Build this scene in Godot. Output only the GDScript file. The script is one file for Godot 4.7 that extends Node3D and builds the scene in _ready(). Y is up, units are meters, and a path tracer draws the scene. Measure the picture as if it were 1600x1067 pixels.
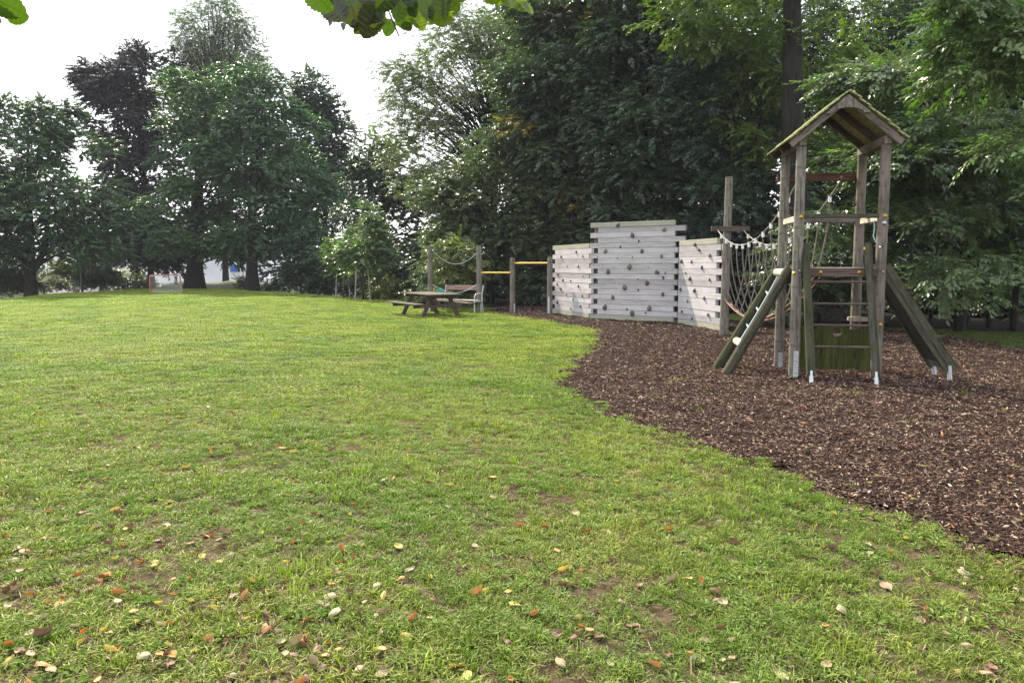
extends Node3D
# A park playground at the edge of a wood, late summer, sun ahead and to the left behind thin cloud.

const PITCH := 0.09802
var rng := RandomNumberGenerator.new()
var M := {}
var cam_basis: Basis
var eye := Vector3(0, 1.6, 0)
var mulch_poly := PackedVector2Array()
var edge_noise := FastNoiseLite.new()
var patch_noise := FastNoiseLite.new()
var crest_px := [-2000, -600, -200, 0, 120, 240, 330, 420, 480, 560, 640, 760, 1000, 4000]
var crest_r := [36.0, 38.0, 42.0, 47.0, 56.0, 63.0, 61.0, 53.0, 47.0, 41.0, 37.5, 36.0, 36.0, 36.0]

# ------------------------------------------------------------------ helpers
func ray(px: float, py: float) -> Vector3:
	return cam_basis * Vector3((px - 800.0) / 1200.0, -(py - 533.5) / 1200.0, -1.0)

func at_z(px: float, py: float, z: float) -> Vector3:
	var d := ray(px, py)
	return eye + d * (z / -d.z)

func on_ground(px: float, py: float, h := 0.0) -> Vector3:
	var d := ray(px, py)
	return eye + d * ((h - eye.y) / d.y)

func rf(a: float, b: float) -> float:
	return rng.randf_range(a, b)

func crest(x: float, z: float) -> float:
	var px: float = 4000.0 if z > -0.5 else clampf(800.0 + 1200.0 * x / -z, -2000.0, 4000.0)
	for i in crest_px.size() - 1:
		if px <= crest_px[i + 1]:
			var t: float = (px - crest_px[i]) / float(crest_px[i + 1] - crest_px[i])
			t = t * t * (3.0 - 2.0 * t)
			return lerpf(crest_r[i], crest_r[i + 1], t)
	return 36.0

func hgt(x: float, z: float) -> float:
	var r := sqrt(x * x + z * z)
	var h := patch_noise.get_noise_2d(x * 3.0, z * 3.0) * 0.025
	if z < -0.5 and x < -1.5:
		var over := r - crest(x, z)
		if over > -6.0:
			var side := clampf((-1.5 - x) / 6.0, 0.0, 1.0)
			h -= 0.075 * side * minf((over + 6.0) ** 2 / 24.0 if over < 6.0 else over, 40.0)
	return h

func in_mulch(x: float, z: float) -> bool:
	var n := edge_noise.get_noise_2d(x * 60.0, z * 60.0)
	var m := edge_noise.get_noise_2d(x * 60.0 + 900.0, z * 60.0 - 400.0)
	var f := edge_noise.get_noise_2d(x * 260.0, z * 260.0)
	var g := edge_noise.get_noise_2d(x * 260.0 - 500.0, z * 260.0 + 300.0)
	return Geometry2D.is_point_in_polygon(Vector2(x + n * 0.34 + f * 0.16, z + m * 0.34 + g * 0.16), mulch_poly)

func on_lawn(x: float, z: float) -> bool:
	if x > -1.5 and z < -29.5:
		return false
	if sqrt(x * x + z * z) > crest(x, z) + 1.5:
		return false
	return x < 17.0

class MB:
	var v := PackedVector3Array()
	var n := PackedVector3Array()
	var c := PackedColorArray()
	var idx := PackedInt32Array()
	func tri(a: Vector3, b: Vector3, d: Vector3, out: Vector3, col := Color.WHITE) -> void:
		var k := v.size()
		var nn := (b - a).cross(d - a).normalized()
		if nn.dot(out) < 0.0:
			nn = -nn
			v.append_array([a, b, d])
		else:
			v.append_array([a, d, b])
		n.append_array([nn, nn, nn])
		c.append_array([col, col, col])
		idx.append_array([k, k + 1, k + 2])
	func quad(a: Vector3, b: Vector3, d: Vector3, e: Vector3, out: Vector3, col := Color.WHITE) -> void:
		tri(a, b, d, out, col)
		tri(a, d, e, out, col)
	func box(center: Vector3, s: Vector3, bev := 0.004, bs := Basis(), col := Color.WHITE) -> void:
		var h := s * 0.5
		bev = minf(bev, minf(h.x, minf(h.y, h.z)) * 0.6)
		var p := {}
		for sx in [-1, 1]:
			for sy in [-1, 1]:
				for sz in [-1, 1]:
					var k := Vector3i(sx, sy, sz)
					p[[k, 0]] = center + bs * Vector3(sx * h.x, sy * (h.y - bev), sz * (h.z - bev))
					p[[k, 1]] = center + bs * Vector3(sx * (h.x - bev), sy * h.y, sz * (h.z - bev))
					p[[k, 2]] = center + bs * Vector3(sx * (h.x - bev), sy * (h.y - bev), sz * h.z)
					tri(p[[k, 0]], p[[k, 1]], p[[k, 2]], bs * Vector3(k), col)
		for s0 in [-1, 1]:
			for ax in 3:
				var q := []
				for t in [[-1, -1], [1, -1], [1, 1], [-1, 1]]:
					var k := Vector3i.ZERO
					k[ax] = s0
					k[(ax + 1) % 3] = t[0]
					k[(ax + 2) % 3] = t[1]
					q.append(p[[k, ax]])
				var o := Vector3.ZERO
				o[ax] = s0
				quad(q[0], q[1], q[2], q[3], bs * o, col)
			for s1 in [-1, 1]:
				for ax in 3:
					var a1 := (ax + 1) % 3
					var a2 := (ax + 2) % 3
					var k0 := Vector3i.ZERO
					k0[a1] = s0
					k0[a2] = s1
					var k1 := k0
					k0[ax] = -1
					k1[ax] = 1
					var o := Vector3.ZERO
					o[a1] = s0
					o[a2] = s1
					quad(p[[k0, a1]], p[[k1, a1]], p[[k1, a2]], p[[k0, a2]], bs * o, col)
	func tube(pts: Array, radii: Array, sides := 8, caps := true, col := Color.WHITE, wob := 0.0, ph := 0.0) -> void:
		var base := v.size()
		var up := Vector3.UP
		var last: Vector3 = (pts[1] - pts[0]).normalized()
		if absf(last.dot(up)) > 0.95:
			up = Vector3.RIGHT
		var x := up.cross(last).normalized()
		for i in pts.size():
			var t: Vector3 = ((pts[mini(i + 1, pts.size() - 1)] - pts[maxi(i - 1, 0)]) as Vector3).normalized()
			x = (x - t * x.dot(t)).normalized()
			var y := t.cross(x)
			for k in sides:
				var a := TAU * k / sides
				var d := x * cos(a) + y * sin(a)
				var w := 1.0 + wob * (sin(a * 2.0 + ph + i * 0.7) + 0.6 * sin(a * 3.0 - ph * 2.0 + i * 0.37))
				v.append(pts[i] + d * radii[i] * w)
				n.append(d)
				c.append(col)
		for i in pts.size() - 1:
			for k in sides:
				var a := base + i * sides + k
				var b := base + i * sides + (k + 1) % sides
				idx.append_array([a, a + sides, b, b, a + sides, b + sides])
		if caps:
			for e in [0, pts.size() - 1]:
				var o: Vector3 = (pts[0] - pts[1]) if e == 0 else (pts[-1] - pts[-2])
				for k in sides:
					tri(pts[e], v[base + e * sides + k], v[base + e * sides + (k + 1) % sides], o, col)
	func prism(poly: PackedVector2Array, z0: float, z1: float, col := Color.WHITE) -> void:
		var t := Geometry2D.triangulate_polygon(poly)
		for i in range(0, t.size(), 3):
			for zz in [z0, z1]:
				tri(Vector3(poly[t[i]].x, poly[t[i]].y, zz), Vector3(poly[t[i + 1]].x, poly[t[i + 1]].y, zz), Vector3(poly[t[i + 2]].x, poly[t[i + 2]].y, zz), Vector3(0, 0, zz - (z0 + z1) * 0.5), col)
		var ccw := not Geometry2D.is_polygon_clockwise(poly)
		for i in poly.size():
			var a := poly[i]
			var b := poly[(i + 1) % poly.size()]
			var e := b - a
			var o := Vector3(e.y, -e.x, 0) if ccw else Vector3(-e.y, e.x, 0)
			quad(Vector3(a.x, a.y, z0), Vector3(b.x, b.y, z0), Vector3(b.x, b.y, z1), Vector3(a.x, a.y, z1), o, col)
	func mesh(colors := false) -> ArrayMesh:
		var a := []
		a.resize(Mesh.ARRAY_MAX)
		a[Mesh.ARRAY_VERTEX] = v
		a[Mesh.ARRAY_NORMAL] = n
		if colors:
			a[Mesh.ARRAY_COLOR] = c
		a[Mesh.ARRAY_INDEX] = idx
		var m := ArrayMesh.new()
		m.add_surface_from_arrays(Mesh.PRIMITIVE_TRIANGLES, a)
		return m

var used := {}
func numbered(called: String, parent: Node) -> String:
	var key := str(parent.get_instance_id()) + called
	var k: int = used.get(key, 0)
	used[key] = k + 1
	return called if k == 0 else "%s_%03d" % [called, k]

func tag(o: Node, label: String, category: String, group := "", kind := "") -> Node:
	o.set_meta("label", label)
	if category:
		o.set_meta("category", category)
	if group:
		o.set_meta("group", group)
	if kind:
		o.set_meta("kind", kind)
	return o

func thing(called: String, label: String, category: String, at := Vector3.ZERO, turn := 0.0, group := "") -> Node3D:
	var o := Node3D.new()
	o.name = numbered(called, self)
	add_child(o, true)
	o.position = at
	o.rotation.y = turn
	tag(o, label, category, group)
	return o

func part(called: String, mesh: Mesh, mat: Material, parent: Node, tr := Transform3D()) -> MeshInstance3D:
	var o := MeshInstance3D.new()
	o.name = numbered(called, parent)
	o.mesh = mesh
	o.material_override = mat
	parent.add_child(o, true)
	o.transform = tr
	return o

func axis_frame(a: Vector3, b: Vector3, hint: Vector3) -> Transform3D:
	var y := (b - a).normalized()
	var z := (hint - y * hint.dot(y)).normalized()
	return Transform3D(Basis(y.cross(z), y, z), (a + b) * 0.5)

# a board of width w (across) and thickness d (along hint) from a to b; its grain runs along its own y
func board(called: String, a: Vector3, b: Vector3, w: float, d: float, mat: Material, parent: Node, hint := Vector3(0, 0, 1), bev := 0.006) -> MeshInstance3D:
	var mb := MB.new()
	mb.box(Vector3.ZERO, Vector3(w, a.distance_to(b), d), bev)
	return part(called, mb.mesh(), mat, parent, axis_frame(a, b, hint))

func pole_mesh(l: float, r0: float, r1: float, round_top := 0.0, sides := 16) -> ArrayMesh:
	var mb := MB.new()
	var pts := []
	var rad := []
	var nseg := 7
	for i in nseg + 1:
		var t := float(i) / nseg
		pts.append(Vector3(0, -l / 2 + t * (l - round_top), 0))
		rad.append(lerpf(r0, r1, t) * (1.0 + 0.012 * sin(i * 2.3 + l * 7.0)))
	if round_top > 0.0:
		for k in [[0.5, 0.9], [0.85, 0.6], [1.0, 0.25]]:
			pts.append(Vector3(0, l / 2 - round_top + round_top * k[0], 0))
			rad.append(r1 * k[1])
	mb.tube(pts, rad, sides, true, Color.WHITE, 0.008, l * 3.0)
	return mb.mesh()

func log_part(called: String, a: Vector3, b: Vector3, r0: float, r1: float, mat: Material, parent: Node, round_top := 0.0, sides := 16) -> MeshInstance3D:
	var y := (b - a).normalized()
	var hint := Vector3(0, 0, 1) if absf(y.z) < 0.9 else Vector3(1, 0, 0)
	return part(called, pole_mesh(a.distance_to(b), r0, r1, round_top, sides), mat, parent, axis_frame(a, b, hint))

func rod(called: String, pts: Array, r: float, mat: Material, parent: Node, sides := 7) -> MeshInstance3D:
	var mb := MB.new()
	var rad := []
	for p in pts:
		rad.append(r)
	mb.tube(pts, rad, sides)
	return part(called, mb.mesh(), mat, parent)

func sag(a: Vector3, b: Vector3, drop: float, n := 14) -> Array:
	var out := []
	for i in n + 1:
		var t := float(i) / n
		out.append(a.lerp(b, t) - Vector3(0, drop * 4.0 * t * (1.0 - t), 0))
	return out

func disc(called: String, at: Vector3, dir: Vector3, r: float, t: float, mat: Material, parent: Node, dome := 0.0) -> MeshInstance3D:
	var mb := MB.new()
	if dome > 0.0:
		mb.tube([at, at + dir * t, at + dir * (t + dome * 0.6), at + dir * (t + dome)], [r, r, r * 0.75, r * 0.2], 10)
	else:
		mb.tube([at, at + dir * t], [r, r], 14)
	return part(called, mb.mesh(), mat, parent)

# ------------------------------------------------------------------ materials
func streak_image(seed_: int, across: float, along: int, w := 512, h := 512) -> Image:
	var f := FastNoiseLite.new()
	f.seed = seed_
	f.frequency = across
	f.fractal_octaves = 4
	var im := f.get_seamless_image(w, h / along)
	im.resize(w, h, Image.INTERPOLATE_CUBIC)
	return im

func blotch_image(seed_: int, freq: float, w := 512, h := 512) -> Image:
	var f := FastNoiseLite.new()
	f.seed = seed_
	f.frequency = freq
	f.fractal_octaves = 5
	return f.get_seamless_image(w, h)

func srgb(c: Color) -> Color:
	return c.linear_to_srgb()

# weathered wood: linear colours dark/light for the grain, a third one for lichen or dirt blotches
func wood(dark: Color, light: Color, spot: Color, spot_at: float, rough := 0.85, scale := 1.4, seed_ := 1, relief := 0.25, cracks := 1.0) -> StandardMaterial3D:
	var a := streak_image(seed_, 0.035, 16)
	var b := streak_image(seed_ + 7, 0.012, 8)
	var s := blotch_image(seed_ + 3, 0.012)
	var fine := blotch_image(seed_ + 5, 0.2)
	var out := Image.create(512, 512, false, Image.FORMAT_RGB8)
	var hi := Image.create(512, 512, false, Image.FORMAT_RGB8)
	for y in 512:
		for x in 512:
			var g := a.get_pixel(x, y).r * 0.6 + b.get_pixel(x, y).r * 0.4
			var f := fine.get_pixel(x, y).r
			var t := clampf((g - 0.5) * 2.0 + 0.5 + (f - 0.5) * 0.5, 0.0, 1.0)
			var c := dark.lerp(light, t)
			var crack := clampf((0.33 - a.get_pixel(x, y).r) * 9.0, 0.0, 1.0) * cracks
			c = c.lerp(dark * 0.35, crack * 0.7)
			var k := clampf((s.get_pixel(x, y).r + (f - 0.5) * 0.25 - spot_at) * 6.0, 0.0, 1.0)
			c = c.lerp(spot, k * 0.8)
			out.set_pixel(x, y, srgb(c))
			var hv := clampf(t - crack * 0.7, 0.0, 1.0)
			hi.set_pixel(x, y, Color(hv, hv, hv))
	var m := StandardMaterial3D.new()
	m.albedo_texture = ImageTexture.create_from_image(out)
	m.heightmap_enabled = true
	m.heightmap_texture = ImageTexture.create_from_image(hi)
	m.heightmap_scale = relief
	m.metallic_specular = 0.3
	m.uv1_triplanar = true
	m.uv1_scale = Vector3.ONE * scale
	m.roughness = rough
	return m

func shifted(m: StandardMaterial3D, off: Vector3, tint := Color.WHITE) -> StandardMaterial3D:
	var d: StandardMaterial3D = m.duplicate()
	d.uv1_offset = off
	d.albedo_color = tint
	return d

func plain(c: Color, rough := 0.6, metal := 0.0) -> StandardMaterial3D:
	var m := StandardMaterial3D.new()
	m.albedo_color = srgb(c)
	m.roughness = rough
	m.metallic = metal
	return m

func mottled(a: Color, b: Color, freq: float, rough := 0.8, scale := 1.0, metal := 0.0, seed_ := 3) -> StandardMaterial3D:
	var s := blotch_image(seed_, freq, 256, 256)
	var fine := blotch_image(seed_ + 9, 0.15, 256, 256)
	var out := Image.create(256, 256, false, Image.FORMAT_RGB8)
	for y in 256:
		for x in 256:
			var t := clampf((s.get_pixel(x, y).r - 0.5) * 2.2 + 0.5 + (fine.get_pixel(x, y).r - 0.5) * 0.6, 0.0, 1.0)
			out.set_pixel(x, y, srgb(a.lerp(b, t)))
	var m := StandardMaterial3D.new()
	m.albedo_texture = ImageTexture.create_from_image(out)
	m.uv1_triplanar = true
	m.uv1_scale = Vector3.ONE * scale
	m.roughness = rough
	m.metallic = metal
	return m

func tinted(rough: float, backlight: Color, spec := 0.5) -> StandardMaterial3D:
	var m := StandardMaterial3D.new()
	m.vertex_color_use_as_albedo = true
	m.roughness = rough
	m.metallic_specular = spec
	m.cull_mode = BaseMaterial3D.CULL_DISABLED
	if backlight.r + backlight.g > 0.0:
		m.backlight_enabled = true
		m.backlight = backlight
	return m

func make_materials() -> void:
	M.post = wood(Color(0.105, 0.092, 0.078), Color(0.20, 0.178, 0.155), Color(0.085, 0.09, 0.05), 0.60, 0.85, 1.2, 11)
	M.post_b = shifted(M.post, Vector3(0.37, 0.21, 0.63), Color(0.95, 0.93, 0.92))
	M.green = wood(Color(0.03, 0.027, 0.02), Color(0.075, 0.069, 0.05), Color(0.045, 0.047, 0.019), 0.54, 0.9, 1.2, 23)
	M.green_b = shifted(M.green, Vector3(0.5, 0.3, 0.2), Color(0.9, 0.95, 0.85))
	M.panel = [shifted(M.green, Vector3(0.1, 0.7, 0.2), Color(0.84, 0.92, 0.55)), shifted(M.green, Vector3(0.6, 0.1, 0.8), Color(0.76, 0.85, 0.5)), shifted(M.green, Vector3(0.3, 0.4, 0.5), Color(0.9, 0.97, 0.6))]
	M.dark = wood(Color(0.055, 0.035, 0.03), Color(0.12, 0.085, 0.07), Color(0.07, 0.055, 0.045), 0.62, 0.8, 1.3, 31)
	M.red_dark = shifted(M.dark, Vector3(0.2, 0.5, 0.1), Color(1.0, 0.86, 0.82))
	M.pale = wood(Color(0.27, 0.22, 0.17), Color(0.46, 0.40, 0.32), Color(0.33, 0.30, 0.24), 0.62, 0.8, 1.6, 43)
	M.wall = wood(Color(0.335, 0.322, 0.325), Color(0.455, 0.44, 0.445), Color(0.36, 0.34, 0.30), 0.66, 0.8, 0.9, 57, 0.08, 0.25)
	M.walls = []
	for k in 5:
		var b := 0.9 + 0.035 * k
		M.walls.append(shifted(M.wall, Vector3(0.19 * k, 0.37 * k, 0.53 * k), Color(b, b * (0.985 + 0.005 * (k % 3)), b * 0.99)))
	M.walls.append(shifted(M.wall, Vector3(0.77, 0.11, 0.4), Color(0.86, 0.87, 0.78)))
	M.moss = wood(Color(0.17, 0.175, 0.075), Color(0.33, 0.34, 0.17), Color(0.22, 0.25, 0.085), 0.5, 0.95, 2.0, 61, 0.6)
	M.table = wood(Color(0.036, 0.027, 0.021), Color(0.08, 0.062, 0.048), Color(0.055, 0.047, 0.036), 0.6, 0.75, 1.3, 71)
	M.bench = wood(Color(0.17, 0.095, 0.07), Color(0.27, 0.17, 0.13), Color(0.2, 0.13, 0.1), 0.65, 0.6, 1.3, 77)
	M.stake = wood(Color(0.2, 0.18, 0.15), Color(0.34, 0.31, 0.26), Color(0.2, 0.2, 0.14), 0.65, 0.85, 1.0, 83)
	M.bark = wood(Color(0.012, 0.011, 0.0095), Color(0.036, 0.031, 0.027), Color(0.026, 0.028, 0.019), 0.62, 0.95, 0.7, 91, 3.0)
	M.zinc = mottled(Color(0.36, 0.37, 0.38), Color(0.52, 0.53, 0.54), 0.03, 0.5, 3.0, 0.6, 5)
	M.alu = plain(Color(0.62, 0.62, 0.63), 0.4, 0.5)
	M.white_paint = mottled(Color(0.34, 0.37, 0.39), Color(0.46, 0.48, 0.50), 0.02, 0.4, 2.0, 0.0, 15)
	M.yellow = plain(Color(0.72, 0.40, 0.03), 0.45)
	M.yellow_bar = mottled(Color(0.66, 0.36, 0.04), Color(0.76, 0.46, 0.08), 0.03, 0.5, 2.0, 0.0, 25)
	M.rope = mottled(Color(0.09, 0.072, 0.062), Color(0.14, 0.115, 0.10), 0.08, 0.9, 6.0, 0.0, 35)
	M.rope_red = mottled(Color(0.14, 0.07, 0.055), Color(0.19, 0.10, 0.08), 0.08, 0.9, 6.0, 0.0, 36)
	M.rope_blue = mottled(Color(0.22, 0.32, 0.36), Color(0.36, 0.46, 0.49), 0.08, 0.8, 6.0, 0.0, 37)
	M.rope_pale = mottled(Color(0.16, 0.14, 0.122), Color(0.23, 0.205, 0.18), 0.08, 0.85, 6.0, 0.0, 38)
	M.teal = mottled(Color(0.01, 0.22, 0.19), Color(0.02, 0.32, 0.28), 0.03, 0.7, 2.0, 0.0, 39)
	M.red = plain(Color(0.45, 0.10, 0.09), 0.5)
	M.net = plain(Color(0.78, 0.79, 0.8), 0.7)
	M.black_steel = plain(Color(0.03, 0.03, 0.03), 0.5)
	M.slide = mottled(Color(0.018, 0.017, 0.015), Color(0.035, 0.033, 0.028), 0.03, 0.6, 2.0, 0.0, 41)
	M.holds = [plain(Color(0.05, 0.046, 0.042), 0.8), plain(Color(0.06, 0.066, 0.056), 0.8), plain(Color(0.13, 0.10, 0.07), 0.8), plain(Color(0.11, 0.055, 0.045), 0.8), plain(Color(0.115, 0.105, 0.06), 0.8), plain(Color(0.16, 0.125, 0.11), 0.8)]
	M.leaf = tinted(0.36, Color(0.7, 0.85, 0.4), 0.6)
	M.leaf_matt = tinted(0.6, Color(0.5, 0.6, 0.4), 0.4)
	M.grass = tinted(0.55, Color(0.7, 0.85, 0.3), 0.25)
	M.chip = tinted(0.85, Color(0, 0, 0), 0.2)
	M.dry = tinted(0.7, Color(0.3, 0.27, 0.2), 0.2)
	M.plaster = mottled(Color(0.70, 0.70, 0.72), Color(0.80, 0.80, 0.81), 0.01, 0.9, 0.2, 0.0, 51)
	M.plaster_warm = mottled(Color(0.60, 0.52, 0.47), Color(0.70, 0.62, 0.57), 0.01, 0.9, 0.2, 0.0, 52)
	M.slate = mottled(Color(0.26, 0.32, 0.42), Color(0.34, 0.40, 0.5), 0.04, 0.6, 0.4, 0.0, 53)
	M.glass = plain(Color(0.06, 0.12, 0.22), 0.15)
	M.stone = mottled(Color(0.28, 0.25, 0.21), Color(0.40, 0.37, 0.32), 0.03, 0.9, 0.5, 0.0, 54)

# ------------------------------------------------------------------ foliage
func leaf_into(mb: MB, base: Vector3, dir: Vector3, up: Vector3, l: float, w: float, col: Color, curl := 0.15, wide := 0.45) -> void:
	var side := dir.cross(up).normalized()
	up = side.cross(dir).normalized()
	var mid := base + dir * l * wide - up * w * 0.04
	var tip := base + dir * l - up * l * curl
	var a := mid + side * w * 0.5 + up * w * 0.10
	var b := mid - side * w * 0.5 + up * w * 0.10
	mb.tri(base, a, tip, up, col)
	mb.tri(base, tip, b, up, col)

# a twig with n leaves; it lies along +z, its upper side +y
func spray(seed_: int, length: float, n: int, l: float, w: float, spread := 0.9, droop := 0.25, messy := 0.35) -> ArrayMesh:
	var r := RandomNumberGenerator.new()
	r.seed = seed_
	var mb := MB.new()
	var pts := []
	for i in 5:
		var t := i / 4.0
		pts.append(Vector3(sin(t * 3.0 + seed_) * length * 0.04, -droop * length * t * t, length * t))
	mb.tube(pts, [length * 0.012, length * 0.01, length * 0.008, length * 0.006, length * 0.003], 3, false, Color(0.75, 0.5, 0.5))
	for i in n:
		var t := lerpf(0.12, 1.0, float(i) / (n - 1))
		var p := Vector3(sin(t * 3.0 + seed_) * length * 0.04, -droop * length * t * t, length * t)
		var s := 1.0 if i % 2 == 0 else -1.0
		var yaw := s * (spread * (1.15 - 0.7 * t) + r.randf_range(-0.3, 0.3))
		if i == n - 1:
			yaw *= 0.2
		var dir := Vector3(sin(yaw), r.randf_range(-0.45, 0.2) - droop * t, cos(yaw)).normalized()
		var up := (Vector3.UP + Vector3(r.randf_range(-messy, messy), 0, r.randf_range(-messy, messy)) * 1.6).normalized()
		var k := r.randf_range(0.75, 1.2)
		p += Vector3(r.randf_range(-1, 1), r.randf_range(-1, 1), r.randf_range(-1, 1)) * length * 0.05
		var b := r.randf_range(0.72, 1.25)
		leaf_into(mb, p, dir, up, l * k, w * k, Color(b * r.randf_range(0.9, 1.15), b, b * r.randf_range(0.8, 1.1)), r.randf_range(0.0, 0.35))
	return mb.mesh(true)

func scatter(called: String, mesh: Mesh, mat: Material, where: Array, cols: Array, parent: Node) -> MultiMeshInstance3D:
	var mm := MultiMesh.new()
	mm.transform_format = MultiMesh.TRANSFORM_3D
	mm.use_colors = true
	mm.mesh = mesh
	mm.instance_count = where.size()
	for i in where.size():
		mm.set_instance_transform(i, where[i])
		mm.set_instance_color(i, cols[i])
	var o := MultiMeshInstance3D.new()
	o.name = numbered(called, parent)
	o.multimesh = mm
	o.material_override = mat
	parent.add_child(o, true)
	o.set_meta("kind", "stuff")
	return o

var sprays := {}
var spray_total := 0

# blobs: [px, py, radius across, radius up (both in photo pixels at depth z), depth offset]
func tree(called: String, label: String, category: String, base: Vector3, z: float, blobs: Array, o: Dictionary) -> Node3D:
	rng.seed = hash(label)
	base.y = hgt(base.x, base.z)
	var t := thing(called, label, category, base, 0.0, o.get("group", ""))
	var bl := []
	var area := 0.0
	var vol := 0.0
	var top := 1.0
	for b in blobs:
		var zz: float = z + (b[4] if b.size() > 4 else 0.0)
		var c := at_z(b[0], b[1], zz) - base
		var rx: float = b[2] * zz / 1200.0
		var ry: float = b[3] * zz / 1200.0
		bl.append([c, rx, ry])
		area += PI * rx * ry * 0.75
		vol += rx * ry
		top = maxf(top, c.y + ry * 0.35)
	var kind: String = o.get("leaf", "maple")
	var sp: Dictionary = sprays[kind]
	var lai: float = o.get("lai", 6.0)
	var total: int = int(lai * 1.9 * area / sp.area)
	var cr: float = o.get("clump", 1.0)
	var flat: float = o.get("flat", 0.5)
	var per: int = o.get("per", 30)
	var n_cl := maxi(4, total / per)
	# trunk
	var tr: float = o.get("trunk", 0.2)
	var trunk_top := Vector3.ZERO
	var wsum := 0.0
	for b in bl:
		trunk_top += b[0] * b[1]
		wsum += b[1]
	trunk_top /= wsum
	trunk_top.y = top
	if o.has("trunk_to"):
		trunk_top = o.trunk_to - base
	var path := []
	var rad := []
	var lean := Vector3(rf(-1, 1), 0, rf(-1, 1)) * 0.15
	for i in 10:
		var s := i / 9.0
		var off := trunk_top * Vector3(s * s if not o.has("trunk_to") else s, s, s * s if not o.has("trunk_to") else s)
		path.append(off + lean * sin(s * PI) + Vector3(0, -0.15 if i == 0 else 0.0, 0))
		rad.append(tr * pow(1.0 - s, 0.85) * (1.4 if i == 0 else 1.0) + 0.006)
	if tr > 0.0:
		var tm := MB.new()
		tm.tube(path, rad, 12 if tr > 0.15 else 8, true, Color.WHITE, 0.035, rf(0, 6))
		part("trunk", tm.mesh(), o.get("bark", M.bark), t)
	# clumps
	var limb := MB.new()
	var where := []
	var cols := []
	var base_col: Color = o.get("color", Color(0.05, 0.08, 0.03))
	var alt: Color = o.get("alt", base_col * 1.25)
	var var_: float = o.get("vary", 0.25)
	var yel: float = o.get("yellow", 0.0)
	var shell: float = o.get("shell", 0.33)
	var hang: float = o.get("hang", 0.3)
	var brown: float = o.get("brown", 0.0)
	for k in n_cl:
		var pick := rng.randf() * vol
		var b: Array = bl[0]
		for q in bl:
			pick -= q[1] * q[2]
			if pick <= 0.0:
				b = q
				break
		var d := Vector3(rng.randfn(), rng.randfn(), rng.randfn()).normalized()
		var c: Vector3 = b[0] + d * Vector3(b[1], b[2], b[1]) * pow(rng.randf(), shell) * 0.95
		if c.y < o.get("floor", 0.3):
			c.y = o.get("floor", 0.3) + rf(0, 0.4)
		if tr > 0.0 and o.get("limbs", true):
			var s0 := clampf((c.y * rf(0.55, 0.8)) / maxf(trunk_top.y, 0.1), 0.12, 0.95)
			var fi := s0 * 9.0
			var i0 := mini(int(fi), 8)
			var a: Vector3 = path[i0].lerp(path[i0 + 1], fi - i0)
			var r0: float = clampf(rad[i0] * 0.28, 0.006, 0.065) * clampf(a.distance_to(c) / 3.0, 0.25, 1.0)
			var m1: Vector3 = a.lerp(c, 0.45) + Vector3(0, a.distance_to(c) * 0.08, 0) + Vector3(rf(-1, 1), rf(-0.5, 0.5), rf(-1, 1)) * 0.1 * a.distance_to(c)
			limb.tube([a, a.lerp(m1, 0.55), m1, m1.lerp(c, 0.55) + Vector3(0, 0.03, 0), c], [r0, r0 * 0.8, r0 * 0.6, r0 * 0.4, r0 * 0.18], 5, false)
		var size := cr * rf(0.6, 1.35)
		var n: int = int(per * rf(0.6, 1.4))
		var cc := base_col.lerp(alt, rng.randf()) * 1.6 * rf(1.0 - var_, 1.0 + var_)
		var yellow := rng.randf() < yel
		var dead := rng.randf() < brown
		var axis: Vector3 = c - Vector3(path[4].x, c.y - 0.25 * size, path[4].z)
		axis = axis.normalized()
		for j in n:
			var e := Vector3(rng.randfn(), rng.randfn(), rng.randfn()).normalized()
			if e.y < -0.2 and rng.randf() < 0.5:
				e.y = -e.y
			var p := c + e * Vector3(size, size * flat, size) * pow(rng.randf(), 0.45)
			p.y -= hang * (Vector2(p.x - c.x, p.z - c.z).length_squared()) / size
			var fwd := (e + axis * 0.6 + Vector3(rf(-1, 1), rf(-0.8, 0.3), rf(-1, 1)) * 1.1)
			fwd.y *= 0.6
			fwd = fwd.normalized()
			var up := (Vector3.UP + e * 0.55 + Vector3(rf(-1, 1), 0, rf(-1, 1)) * 0.3)
			var x := up.cross(fwd).normalized()
			var s := rf(0.7, 1.25)
			where.append(Transform3D(Basis(x * s, fwd.cross(x) * s, fwd * s), p))
			var q := cc * rf(0.8, 1.2)
			if dead and rng.randf() < 0.8:
				q = Color(0.16, 0.07, 0.035) * rf(0.6, 1.2)
			elif yellow and rng.randf() < 0.6:
				q = Color(0.30, 0.22, 0.03) * rf(0.7, 1.1)
			q.a = 1.0
			cols.append(q)
	if o.has("fork"):
		var q: Vector3 = path[1].lerp(path[2], 0.2)
		limb.tube([q, q + Vector3(0.5, 0.5, 0.1), q + Vector3(1.1, 1.5, 0.2), q + Vector3(1.4, 3.0, 0.3), q + Vector3(1.8, 5.0, 0.5)], [tr * 0.62, tr * 0.58, tr * 0.5, tr * 0.4, tr * 0.15], 9, false, Color.WHITE, 0.03)
	if limb.v.size():
		part("limbs", limb.mesh(), o.get("bark", M.bark), t)
	scatter("crown", sp.mesh, o.get("mat", M.leaf), where, cols, t)
	spray_total += where.size()
	return t

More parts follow.
